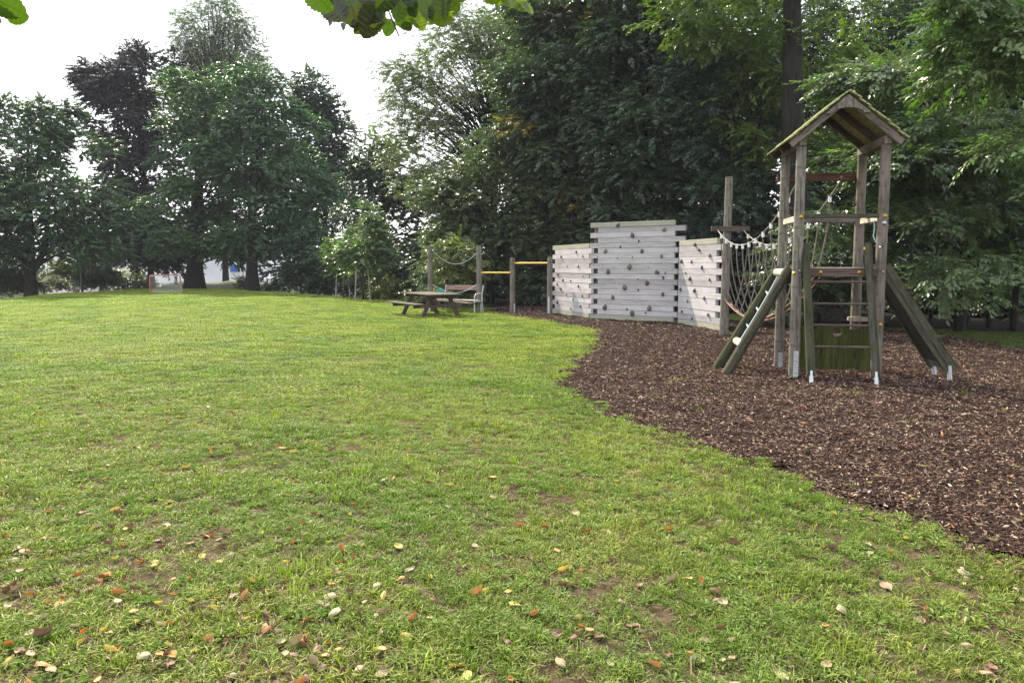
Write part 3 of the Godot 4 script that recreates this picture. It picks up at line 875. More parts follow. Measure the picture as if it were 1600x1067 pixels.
	# clover and broad-leaved weeds
	var cl := MB.new()
	for i in 9:
		var a := TAU * i / 9.0 + rf(-0.2, 0.2)
		var d := Vector3(cos(a), rf(0.2, 0.7), sin(a)).normalized()
		var p := Vector3(cos(a), 0, sin(a)) * rf(0.0, 0.03)
		leaf_into(cl, p, d, Vector3.UP, rf(0.035, 0.06), rf(0.014, 0.022), Color(1, 1, 1) * rf(0.8, 1.2), 0.2, 0.6)
	var w2 := []
	var c2 := []
	for i in 15000:
		var z := sqrt(rf(4.5, 150.0))
		var x := z * rf(-0.74, 0.74)
		z = -z
		if in_mulch(x, z) or tone.get_noise_2d(x * 3.0 + 40.0, z * 3.0) < -0.12:
			continue
		var s := rf(0.35, 0.95)
		w2.append(Transform3D(Basis(Vector3.UP, rf(0, TAU)) * s, Vector3(x, hgt(x, z) + 0.008, z)))
		var q := Color(0.115, 0.19, 0.042).lerp(Color(0.21, 0.28, 0.065), rng.randf())
		c2.append(q)
	var cm := scatter("clover", cl.mesh(true), M.grass, w2, c2, self)
	tag(cm, "small broad-leaved weeds growing between the grass", "weeds", "", "stuff")

func make_chips() -> void:
	rng.seed = 777
	var mb := MB.new()
	var top := [Vector3(-0.5, 0.0, -0.22), Vector3(-0.1, 0.1, -0.5), Vector3(0.42, 0.12, -0.34), Vector3(0.5, 0.02, 0.1), Vector3(0.1, 0.06, 0.5), Vector3(-0.4, 0.05, 0.36)]
	var mid := Vector3(0.02, 0.3, 0.0)
	for i in 6:
		var a: Vector3 = top[i]
		var b: Vector3 = top[(i + 1) % 6]
		mb.tri(a, b, mid, Vector3.UP)
		var dn := Vector3(0, -0.5, 0)
		mb.quad(a, b, b + dn, a + dn, (a + b) * Vector3(1, 0, 1))
	var mesh := mb.mesh(true)
	var where := []
	var cols := []
	for band in [[3.0, 7.0, 3000, 0.85], [7.0, 12.0, 1700, 1.0], [12.0, 18.0, 620, 1.25], [18.0, 30.0, 220, 1.7]]:
		var z0: float = band[0]
		var z1: float = band[1]
		var xm := 0.76
		var n := int(0.5 * (xm + 0.08) * (z1 * z1 - z0 * z0) * band[2])
		for i in n:
			var z := sqrt(lerpf(z0 * z0, z1 * z1, rng.randf()))
			var x := z * rf(-0.08, xm)
			z = -z
			if not in_mulch(x, z):
				if rng.randf() > 0.16 or not in_mulch(x + rf(-0.1, 0.5), z + rf(-0.5, 0.1)):
					continue
			var l: float = rf(0.016, 0.05) * band[3]
			if rng.randf() < 0.05:
				l *= 1.7
			var wd: float = minf(l * rf(0.10, 0.42), 0.018 * band[3])
			var b := Basis(Vector3.UP, rf(0, TAU)) * Basis(Vector3.RIGHT, rf(-0.8, 0.8)) * Basis(Vector3.BACK, rf(-0.5, 0.5))
			b = b * Basis.from_scale(Vector3(l, rf(0.006, 0.014), wd))
			where.append(Transform3D(b, Vector3(x, mulch_h(x, z) + rf(-0.002, 0.016), z)))
			var u := rng.randf()
			var c := Color(0.016, 0.0095, 0.0075).lerp(Color(0.085, 0.048, 0.035), rng.randf())
			if u > 0.72:
				c = Color(0.17, 0.11, 0.085) * rf(0.7, 1.2)
			if u > 0.935:
				c = Color(0.36, 0.275, 0.20) * rf(0.7, 1.2)
			if u > 0.99:
				c = Color(0.28, 0.13, 0.06) * rf(0.7, 1.2)
			c.a = 1.0
			cols.append(c)
	print("chips ", where.size())
	var o := scatter("wood_chips", mesh, M.chip, where, cols, self)
	tag(o, "loose brown bark chips strewn over the mulch bed", "wood chips", "", "stuff")

func fallen_leaf_mesh(seed_: int, curl: float, long: float) -> ArrayMesh:
	var r := RandomNumberGenerator.new()
	r.seed = seed_
	var mb := MB.new()
	var rows := 6
	var g := []
	var tw := r.randf_range(-0.5, 0.5)
	for i in rows + 1:
		var t := float(i) / rows
		var w := 0.5 * pow(sin(PI * pow(clampf(t, 0.02, 0.98), 0.75)), 0.8) * long
		var row := []
		for j in 5:
			var s := (j - 2) / 2.0
			var y: float = curl * (absf(s) ** 1.5) * 0.35 + curl * 0.5 * (t - 0.4) ** 2 + sin(t * 5.0 + s * 2.0 + seed_) * 0.04 + tw * s * t * 0.15
			row.append(Vector3((t - 0.45), maxf(y, -0.02) + 0.03, s * w * (1.0 - 0.35 * curl * absf(s)) + r.randf_range(-0.015, 0.015)))
		g.append(row)
	for i in rows:
		for j in 4:
			mb.quad(g[i][j], g[i + 1][j], g[i + 1][j + 1], g[i][j + 1], Vector3.UP, Color(1, 1, 1) * r.randf_range(0.85, 1.12))
	mb.tube([g[0][2], g[0][2] + Vector3(-0.16, 0.02, 0.03), g[0][2] + Vector3(-0.3, 0.06, 0.1)], [0.016, 0.012, 0.012], 4, true, Color(0.9, 0.8, 0.7))
	return mb.mesh(true)

func make_fallen_leaves() -> void:
	rng.seed = 31337
	var meshes := []
	for k in 6:
		meshes.append(fallen_leaf_mesh(k + 1, [0.3, 0.9, 1.3, 0.5, 1.1, 0.25][k], [0.75, 0.7, 0.8, 0.9, 0.6, 0.85][k]))
	var kinds := {"pale": [Color(0.29, 0.24, 0.135), "pale tan"], "yellow": [Color(0.50, 0.39, 0.10), "yellow"], "orange": [Color(0.43, 0.21, 0.07), "orange"], "brown": [Color(0.16, 0.09, 0.06), "brown"], "buff": [Color(0.28, 0.195, 0.115), "light brown"]}
	var mats := {}
	for k in kinds:
		var m := tinted(0.65, Color(0.35, 0.3, 0.2), 0.4)
		m.albedo_color = srgb(kinds[k][0])
		mats[k] = m
	var spots := []
	for s in [[1500, 1053, "yellow"], [1316, 958, "pale"], [1437, 973, "pale"], [1510, 1012, "buff"], [1130, 948, "pale"], [1075, 908, "yellow"], [1050, 912, "pale"], [830, 878, "pale"], [813, 846, "yellow"], [700, 796, "pale"], [770, 751, "orange"], [990, 763, "orange"], [810, 827, "orange"], [745, 806, "pale"], [555, 597, "yellow"], [545, 843, "pale"], [535, 862, "orange"], [623, 858, "yellow"], [640, 898, "pale"], [745, 938, "orange"], [803, 952, "yellow"], [877, 1045, "buff"], [835, 968, "orange"], [990, 982, "brown"], [935, 1000, "brown"], [870, 998, "brown"], [522, 966, "pale"], [600, 938, "yellow"], [635, 1002, "yellow"], [595, 1025, "yellow"], [225, 1028, "pale"], [172, 1025, "yellow"], [250, 1027, "orange"], [270, 1028, "orange"], [70, 1046, "orange"], [262, 1045, "brown"], [45, 998, "pale"], [92, 951, "orange"], [90, 960, "pale"], [72, 958, "brown"], [12, 930, "brown"], [12, 952, "pale"], [165, 905, "orange"], [155, 913, "orange"], [240, 887, "orange"], [242, 880, "yellow"], [80, 871, "pale"], [30, 898, "buff"], [40, 868, "buff"], [70, 848, "orange"], [10, 845, "orange"], [258, 824, "pale"], [298, 850, "buff"], [320, 838, "orange"], [350, 835, "buff"], [110, 741, "pale"], [215, 703, "pale"], [265, 785, "pale"], [250, 705, "orange"], [290, 735, "yellow"], [330, 713, "yellow"], [390, 700, "buff"], [440, 703, "orange"], [460, 710, "yellow"], [405, 718, "pale"], [375, 741, "pale"], [170, 733, "buff"], [175, 620, "pale"], [260, 648, "yellow"], [163, 622, "yellow"], [325, 637, "yellow"], [600, 755, "buff"], [700, 640, "buff"], [905, 668, "buff"], [700, 765, "yellow"], [770, 782, "pale"], [900, 804, "pale"], [955, 880, "brown"], [880, 896, "yellow"], [1122, 818, "pale"], [1147, 857, "brown"], [1185, 902, "pale"], [1300, 862, "brown"], [1355, 857, "pale"], [1507, 900, "pale"], [1535, 875, "pale"], [1120, 932, "buff"], [1385, 920, "buff"], [1085, 1033, "pale"], [1220, 1062, "pale"], [1580, 993, "brown"], [380, 935, "orange"], [365, 937, "brown"], [415, 985, "buff"], [470, 1010, "orange"], [490, 1048, "pale"], [440, 1012, "pale"], [345, 880, "yellow"], [205, 830, "brown"], [130, 805, "brown"], [180, 803, "yellow"], [310, 866, "brown"], [515, 940, "pale"]]:
		spots.append([on_ground(s[0], s[1]), s[2], 0.085])
	var names := kinds.keys()
	while spots.size() < 270:
		var px := rf(-20, 1620)
		var left := px < 620
		if not left and rng.randf() < 0.62:
			continue
		var py := 690.0 + 390.0 * sqrt(rng.randf())
		var g := on_ground(px, py)
		if in_mulch(g.x, g.z):
			continue
		var u := rng.randf()
		var k := "brown" if u < 0.3 else "buff" if u < 0.55 else "orange" if u < 0.74 else "pale" if u < 0.9 else "yellow"
		spots.append([g, k, rf(0.035, 0.08)])
	var alike := {}
	for i in spots.size():
		var s: Array = spots[i]
		var p: Vector3 = s[0]
		p.y = hgt(p.x, p.z) + 0.015
		var sz: float = s[2] * rf(0.55, 0.9)
		var b := Basis(Vector3.UP, rf(0, TAU)) * Basis(Vector3.RIGHT, rf(-0.32, 0.32)) * Basis(Vector3.BACK, rf(-0.28, 0.28))
		if rng.randf() < 0.25:
			b = b * Basis(Vector3.RIGHT, PI)
			p.y += 0.015
		var which := rng.randi() % 6
		var o := part("fallen_leaf", meshes[which], mats[s[1]], self, Transform3D(b * sz, p))
		var px: float = 800.0 + 1200.0 * p.x / -p.z
		var col := "far left" if px < 160 else "left" if px < 420 else "left of centre" if px < 700 else "centre" if px < 960 else "right of centre" if px < 1250 else "right"
		var row := "bottom edge" if p.z > -3.45 else "just above the bottom edge" if p.z > -4.3 else "lower lawn" if p.z > -5.6 else "middle lawn" if p.z > -8.0 else "far lawn"
		var lb := "%s %s fallen leaf, %s, %s" % ["curled" if which in [1, 2, 4] else "flat", kinds[s[1]][1], row, col]
		if not alike.has(lb):
			alike[lb] = []
		alike[lb].append([px, o])
	var ord := ["leftmost", "second from left", "third from left", "fourth from left", "fifth from left", "sixth from left", "seventh from left", "eighth from left"]
	for lb in alike:
		var list: Array = alike[lb]
		list.sort_custom(func(a, b): return a[0] < b[0])
		for k in list.size():
			var nth: String = "" if list.size() == 1 else ", " + (ord[k] if k < list.size() - 1 or k > 7 else "rightmost")
			tag(list[k][1], lb + nth, "leaf", "fallen leaves on the lawn")
	# the many small ones, on lawn and mulch
	var w := []
	var c := []
	for i in 2600:
		var z := rf(3.0, 24.0) if rng.randf() < 0.5 else rf(3.0, 10.0)
		var x := z * rf(-0.74, 0.74)
		var px := 800.0 + 1200.0 * x / z
		z = -z
		var mulched := in_mulch(x, z)
		if not mulched and (px > 600 and rng.randf() < 0.7 or z < -14.0 and rng.randf() < 0.8):
			continue
		if mulched and rng.randf() < 0.72:
			continue
		var h := mulch_h(x, z) + 0.012 if mulched else hgt(x, z) + 0.016
		var b := Basis(Vector3.UP, rf(0, TAU)) * Basis(Vector3.RIGHT, rf(-0.5, 0.5))
		w.append(Transform3D(b * rf(0.02, 0.045), Vector3(x, h, z)))
		var u := rng.randf()
		var q := Color(0.45, 0.38, 0.22) if u < 0.3 else Color(0.22, 0.12, 0.07) if u < 0.6 else Color(0.45, 0.18, 0.04) if u < 0.75 else Color(0.50, 0.43, 0.10)
		if mulched and u > 0.5:
			q = Color(0.38, 0.36, 0.15)
		c.append(Color(q.r, q.g, q.b) * rf(0.75, 1.1))
		c[-1].a = 1.0
	var o := scatter("small_fallen_leaves", meshes[1], M.dry, w, c, self)
	tag(o, "small fallen leaf bits scattered over lawn and mulch", "leaves", "", "stuff")

# ------------------------------------------------------------------ play equipment
func make_tower() -> Node3D:
	var t := thing("play_tower", "wooden play tower with mossy gable roof, front ladder, log ramp and slide", "play tower", Vector3(4.054, 0, -10.952), deg_to_rad(-8.0))
	var Z := Vector3(0, 0, 1)
	var corners := [Vector3(0, 0, 0), Vector3(1.12, 0, 0), Vector3(0, 0, -1.05), Vector3(1.12, 0, -1.05)]
	for i in 4:
		var c: Vector3 = corners[i]
		var p := log_part("post", c + Vector3(0, 0.03 if i < 2 else -0.05, 0), c + Vector3(0, 3.26, 0), 0.076, 0.068, M.post if i % 2 == 0 else M.post_b, t)
		if i == 0 or i == 2:
			var hb := 0.35 if i == 0 else 0.28
			var br := MB.new()
			br.box(Vector3.ZERO, Vector3(0.062, hb + 0.06, 0.008), 0.002)
			br.box(Vector3(-0.031, 0, -0.02), Vector3(0.006, hb + 0.06, 0.04), 0.001)
			br.box(Vector3(0.031, 0, -0.02), Vector3(0.006, hb + 0.06, 0.04), 0.001)
			part("bracket", br.mesh(), M.zinc, p, Transform3D(Basis(), Vector3(0.012, -1.645 + hb / 2 + 0.015 * (1 if i == 0 else -1), 0.082)))
			for q in [0.26, 0.75]:
				disc("bolt", Vector3(0.012, -1.645 + hb * q, 0.086), Z, 0.013, 0.012, M.alu, p, 0.006)
	# roof: rafters carry lapped boards
	var roof := part("roof", (func():
		var mb := MB.new()
		mb.box(Vector3(0.56, 3.86, -0.53), Vector3(0.05, 0.10, 1.30), 0.004)
		return mb.mesh()).call(), M.red_dark, t)
	for side in [-1.0, 1.0]:
		var down := Vector3(side * 0.8, -0.665, 0).normalized()
		var nrm := Vector3(side * 0.665, 0.8, 0).normalized()
		for k in 6:
			var m := Vector3(0.56, 3.965, 0) + down * (0.09 + 0.168 * k) + nrm * 0.012
			var tilt := (nrm + down * -0.09).normalized()
			var zf := 0.20 + 0.02 * sin(k * 2.1 + side)
			board("roof_board", m + Vector3(0, 0, zf), m + Vector3(0, 0, -1.27 + 0.015 * sin(k * 3.0)), 0.192, 0.022, M.moss, roof, tilt, 0.005)
		for z in [0.115, -0.52, -1.16]:
			var a := Vector3(0.56 + side * 0.012, 3.945, z) - nrm * 0.055
			board("rafter", a, a + down * 0.985, 0.095, 0.045, M.dark if z < 0 else M.post_b, roof, Z)
		var bx := 0.0 if side < 0 else 1.12
		board("side_beam", Vector3(bx, 3.32, 0.09), Vector3(bx, 3.32, -1.16), 0.10, 0.115, M.post_b, roof, Vector3.UP)
	for z in [0.142, -1.20]:
		var pg := PackedVector2Array([Vector2(0.56, 3.925), Vector2(0.85, 3.685), Vector2(0.835, 3.672), Vector2(0.76, 3.676)])
		for k in range(1, 10):
			var a := PI * k / 10.0
			pg.append(Vector2(0.56 + 0.2 * cos(a), 3.68 + 0.07 * sin(a)))
		for q in [Vector2(0.36, 3.676), Vector2(0.285, 3.672), Vector2(0.27, 3.685)]:
			pg.append(q)
		var mb := MB.new()
		mb.prism(pg, z, z + 0.028)
		part("gable_board", mb.mesh(), M.post, roof)
	# rails round the platform
	board("rail", Vector3(0.06, 2.295, 0.012), Vector3(1.06, 2.295, 0.012), 0.062, 0.04, M.green, t, Z)
	board("rail", Vector3(0.06, 2.295, -1.06), Vector3(1.06, 2.295, -1.06), 0.066, 0.04, M.post_b, t, Z)
	board("rail", Vector3(0.0, 2.27, -0.07), Vector3(0.0, 2.27, -0.98), 0.085, 0.04, M.pale, t, Vector3.RIGHT)
	board("rail", Vector3(1.12, 2.27, -0.07), Vector3(1.12, 2.27, -0.98), 0.085, 0.04, M.pale, t, Vector3.RIGHT)
	board("back_beam", Vector3(-0.10, 2.955, -1.14), Vector3(1.16, 2.955, -1.14), 0.115, 0.05, M.red_dark, t, Z)
	disc("bolt", Vector3(0.0, 2.955, -1.11), Z, 0.014, 0.012, M.alu, t, 0.006)
	disc("bolt", Vector3(0.84, 2.955, -1.115), Z, 0.02, 0.01, M.alu, t, 0.006)
	# platform
	var deck := board("platform", Vector3(0.08, 1.51, 0.055), Vector3(1.05, 1.51, 0.055), 0.125, 0.045, M.dark, t, Z)
	var inv := deck.transform.affine_inverse()
	for k in 8:
		var z := -0.04 - 0.135 * k
		var b := board("deck_board", Vector3(0.03, 1.565, z), Vector3(1.09, 1.565, z), 0.127, 0.03, M.pale if k < 1 else M.post, deck, Vector3.UP)
		b.transform = inv * b.transform
	var bk := board("beam", Vector3(0.07, 1.49, -1.06), Vector3(1.05, 1.49, -1.06), 0.115, 0.045, M.dark, deck, Z)
	bk.transform = inv * bk.transform
	for q in [[0.30, 1.51, 0.078, 0.024], [0.815, 1.51, 0.078, 0.024]]:
		var o := disc("bolt_cap", Vector3(q[0], q[1], q[2]), Z, q[3], 0.012, M.yellow, deck, 0.012)
		o.transform = inv
	for q in [[0.012, 2.285, 0.07], [1.125, 2.29, 0.07], [1.13, 0.78, 0.072], [-0.055, 1.50, 0.05]]:
		disc("bolt_cap", Vector3(q[0], q[1], q[2]), Z, 0.024, 0.012, M.yellow, t, 0.012)
	disc("round_plate", Vector3(1.118, 2.19, 0.069), Z, 0.03, 0.008, M.alu, t, 0.004)
	for q in [[0.02, 1.53, 0.07], [1.08, 1.86, 0.062], [1.13, 1.52, 0.07]]:
		disc("bolt", Vector3(q[0], q[1], q[2]), Z, 0.013, 0.012, M.alu, t, 0.006)
	rod("rope_end", [Vector3(1.04, 2.24, -0.1), Vector3(1.045, 2.12, -0.09), Vector3(1.03, 2.02, -0.08), Vector3(1.06, 1.93, -0.05)], 0.009, M.rope_blue, t)
	# the front ladder
	var lz := func(y: float) -> float: return 0.60 - 0.343 * (y - 0.13)
	var lad: MeshInstance3D
	for x in [0.10, 0.935]:
		var a := Vector3(x, 0.12, lz.call(0.12))
		var b := Vector3(x, 1.915, lz.call(1.915))
		var mb := MB.new()
		var l := a.distance_to(b)
		var pg := PackedVector2Array([Vector2(-0.055, -l / 2), Vector2(0.055, -l / 2), Vector2(0.05, l / 2 - 0.02), Vector2(0.035, l / 2), Vector2(-0.03, l / 2), Vector2(-0.045, l / 2 - 0.03)])
		mb.prism(pg, -0.026, 0.026)
		if x < 0.5:
			lad = part("ladder", mb.mesh(), M.green_b, t, axis_frame(a, b, Z))
		else:
			var r2 := part("side_rail", mb.mesh(), M.green, lad)
			r2.transform = lad.transform.affine_inverse() * axis_frame(a, b, Z)
	var li := lad.transform.affine_inverse()
	for y in [0.50, 0.79, 1.08, 1.38]:
		var r := log_part("rung", Vector3(0.135, y, lz.call(y)), Vector3(0.90, y, lz.call(y)), 0.018, 0.018, M.dark, lad, 0.0, 10)
		r.transform = li * r.transform
	for x in [0.10, 0.935]:
		var f := log_part("foot", Vector3(x, -0.06, lz.call(-0.06)), Vector3(x, 0.18, lz.call(0.18) + 0.005), 0.027, 0.027, M.zinc, lad, 0.0, 10)
		f.transform = li * f.transform
	var yp := disc("bolt_cap", Vector3(0.885, 1.84, 0.05), Vector3(-1, 0, 0), 0.02, 0.01, M.yellow, lad, 0.01)
	yp.transform = li
	# the scalloped play panel below the platform, boards with a round hole
	var panel := board("play_panel", Vector3(0.06, 0.30, -0.028), Vector3(1.06, 0.30, -0.028), 0.05, 0.03, M.dark, t, Z)
	var pi := panel.transform.affine_inverse()
	var top := func(x: float) -> float:
		var s := 0.755
		for q in [0.22, 0.80]:
			var d := absf(x - q) / 0.1
			if d < 1.0:
				s -= 0.055 * sqrt(1.0 - d * d)
		return s
	for k in 6:
		var x0 := 0.085 + 0.162 * k
		var x1 := x0 + 0.159
		var pg := PackedVector2Array([Vector2(x0, 0.135 + 0.01 * sin(k * 2.0)), Vector2(x1, 0.135 + 0.01 * sin(k * 2.0))])
		if k == 2:
			for q in range(-5, 6):
				var a := PI * 0.5 * q / 5.0
				pg.append(Vector2(x1 - 0.062 * cos(a), 0.665 + 0.062 * sin(a)))
		for q in 9:
			var x := lerpf(x1, x0, q / 8.0)
			pg.append(Vector2(x, top.call(x)))
		if k == 3:
			for q in range(5, -6, -1):
				var a := PI * 0.5 * q / 5.0
				pg.append(Vector2(x0 + 0.062 * cos(a), 0.665 + 0.062 * sin(a)))
		var mb := MB.new()
		mb.prism(pg, -0.012, 0.012)
		var o := part("panel_board", mb.mesh(), M.panel[k % 3], panel)
		o.transform = pi
	# round counter by the back post
	var seat := disc("round_seat", Vector3(1.10, 0.77, -0.86), Vector3.UP, 0.15, 0.055, M.pale, t, 0.01)
	seat.set_meta("label", "round pale wooden seat at the back post")
	# the log ramp on the left
	var ra := []
	for z in [-0.26, -1.0]:
		var a := Vector3(-0.93 + (z + 0.26) * 0.06, -0.06, z)
		var b := Vector3(-0.05, 1.575, z)
		ra.append([a, b])
	var ramp := log_part("log_ramp", ra[0][0], ra[0][1], 0.078, 0.07, M.green, t)
	var ri := ramp.transform.affine_inverse()
	var o2 := log_part("log", ra[1][0], ra[1][1], 0.078, 0.07, M.green_b, ramp)
	o2.transform = ri * o2.transform
	var pt := func(y: float, z: float) -> Vector3: return Vector3(lerpf(-0.93, -0.05, (y + 0.06) / 1.635), y, z)
	for q in [[0.43, 0.05], [1.50, -0.02]]:
		var c := log_part("cross_log", pt.call(q[0], -0.33), pt.call(q[0], -0.93), 0.062, 0.062, M.pale, ramp)
		c.transform = ri * c.transform
	for z in [-0.55, -0.72]:
		var rp := rod("rope", sag(pt.call(1.46, z), pt.call(0.46, z), 0.03), 0.013, M.rope_blue, ramp)
		rp.transform = ri
	for y in [0.70, 0.96, 1.21]:
		var rp := rod("rope", sag(pt.call(y, -0.33), pt.call(y, -0.94), 0.05), 0.014, M.rope_blue, ramp)
		rp.transform = ri
	for y in [0.5, 0.75, 1.0, 1.3]:
		var k := disc("bolt", pt.call(y, -0.185) + Vector3(0.0, 0.0, 0.0), Z, 0.016, 0.004, M.dark, ramp)
		k.transform = ri
	# the slide on the right
	var sl: MeshInstance3D
	var ends := [Vector3(1.19, 1.60, 0), Vector3(2.13, 0.16, 0)]
	for z in [-0.02, -0.56]:
		var a: Vector3 = ends[0] + Vector3(0, 0, z)
		var b: Vector3 = ends[1] + Vector3(0, 0, z)
		var dl := a.distance_to(b)
		var dn := (b - a).normalized()
		var perp := Vector3(-dn.y, dn.x, 0)
		var fr := axis_frame(a, b, Z)
		fr.origin.z = z
		var fi := fr.affine_inverse()
		var pg := PackedVector2Array()
		for q in [a - perp * 0.10, a + perp * 0.07, b + perp * 0.085, b + Vector3(0.07, -0.04, 0), b + Vector3(-0.10, -0.04, 0)]:
			var ql: Vector3 = fi * q
			pg.append(Vector2(ql.x, ql.y))
		var mb := MB.new()
		mb.prism(pg, -0.02, 0.02)
		if sl == null:
			sl = part("slide", mb.mesh(), M.green, t, fr)
		else:
			part("side_board", mb.mesh(), M.green_b, sl, sl.transform.affine_inverse() * fr)
		var ft := log_part("foot", b + Vector3(-0.0, -0.28, 0), b + Vector3(-0.03, 0.05, 0.0), 0.032, 0.032, M.zinc, sl, 0.0, 10)
		ft.transform = sl.transform.affine_inverse() * ft.transform
	for sb in [board("slide_bed", Vector3(1.17, 1.53, -0.29), Vector3(2.02, 0.235, -0.29), 0.495, 0.022, M.slide, sl, Vector3(0.83, 0.55, 0)), board("end_board", Vector3(2.03, 0.20, -0.06), Vector3(2.03, 0.20, -0.52), 0.10, 0.03, M.post, sl, Vector3(0.83, 0.55, 0))]:
		sb.transform = sl.transform.affine_inverse() * sb.transform
	return t

func make_bridge(tower: Node3D) -> void:
	var base := Vector3(4.86, 0, -17.55)
	var t := thing("rope_bridge", "rope net bridge hung between a tall grey pole and the play tower", "rope bridge", base)
	var Z := Vector3(0, 0, 1)
	log_part("pole", Vector3(0, -0.1, 0), at_z(1140, 276, 17.55) - base, 0.10, 0.085, M.post, t, 0.02)
	var cb := at_z(1141, 357.5, 17.42) - base
	board("cross_beam", cb - Vector3(0.42, 0, 0.0), cb + Vector3(0.42, 0, 0.06), 0.115, 0.07, M.dark, t, Z)
	disc("bolt", cb + Vector3(0.0, 0, 0.04), Z, 0.018, 0.012, M.alu, t, 0.006)
	var tw := func(p: Vector3) -> Vector3: return tower.transform * p - base
	var lt := [cb + Vector3(-0.29, -0.03, 0.05), tw.call(Vector3(0.22, 2.91, -1.17))]
	var rt := [cb + Vector3(0.29, -0.03, 0.05), tw.call(Vector3(0.86, 2.91, -1.17))]
	var ft := [Vector3(0.05, 0.80, 0.08), tw.call(Vector3(0.55, 1.42, -1.10))]
	var drop_top := 0.62
	var drop_foot := 0.52
	rod("top_rope", sag(lt[0], lt[1], drop_top, 20), 0.013, M.rope_pale, t)
	rod("top_rope", sag(rt[0], rt[1], drop_top, 20), 0.013, M.rope_pale, t)
	rod("foot_rope", sag(ft[0] + Vector3(-0.03, 0, 0), ft[1] + Vector3(-0.05, 0, 0), drop_foot, 20), 0.017, M.rope_red, t)
	rod("foot_rope", sag(ft[0] + Vector3(0.03, 0, 0), ft[1] + Vector3(0.05, 0, 0), drop_foot + 0.03, 20), 0.017, M.rope_red, t)
	rod("shackle", sag(Vector3(-0.02, 0.86, 0.08), Vector3(0.09, 0.74, 0.30), 0.05, 6), 0.02, M.rope_pale, t)
	var at := func(e: Array, dr: float, u: float) -> Vector3: return e[0].lerp(e[1], u) - Vector3(0, dr * 4.0 * u * (1.0 - u), 0)
	for k in 11:
		var u := 0.07 + 0.085 * k
		for e in [lt, rt]:
			var a: Vector3 = at.call(e, drop_top, u)
			var f: Vector3 = at.call(ft, drop_foot, clampf(u + 0.04, 0.0, 1.0))
			var pts := []
			for i in 11:
				var s := i / 10.0
				var p := a.lerp(f, s)
				var out := (Vector3(a.x, 0, a.z) - Vector3(f.x, 0, f.z)) * (1.0 - s) * s * 1.1
				pts.append(p + out)
			var r := rod("net_rope", pts, 0.011, M.rope, t, 6)
			var ferrule := MB.new()
			ferrule.tube([a + Vector3(0, 0.02, 0), a - Vector3(0, 0.075, 0)], [0.026, 0.026], 10)
			part("ferrule", ferrule.mesh(), M.alu, r)

func hold_mesh(seed_: int) -> ArrayMesh:
	var s := SphereMesh.new()
	s.radial_segments = 10
	s.rings = 5
	s.radius = 1.0
	s.height = 2.0
	var st := SurfaceTool.new()
	var arr := s.get_mesh_arrays()
	var v: PackedVector3Array = arr[Mesh.ARRAY_VERTEX]
	var f := FastNoiseLite.new()
	f.seed = seed_
	f.frequency = 0.7
	for i in v.size():
		var p := v[i]
		var k := 1.0 + 0.55 * f.get_noise_3d(p.x, p.y, p.z)
		v[i] = Vector3(p.x * k * 0.9, p.y * k * 1.1, p.z * k * 0.85)
	arr[Mesh.ARRAY_VERTEX] = v
	var m := ArrayMesh.new()
	m.add_surface_from_arrays(Mesh.PRIMITIVE_TRIANGLES, arr)
	st.create_from(m, 0)
	st.generate_normals()
	return st.commit()

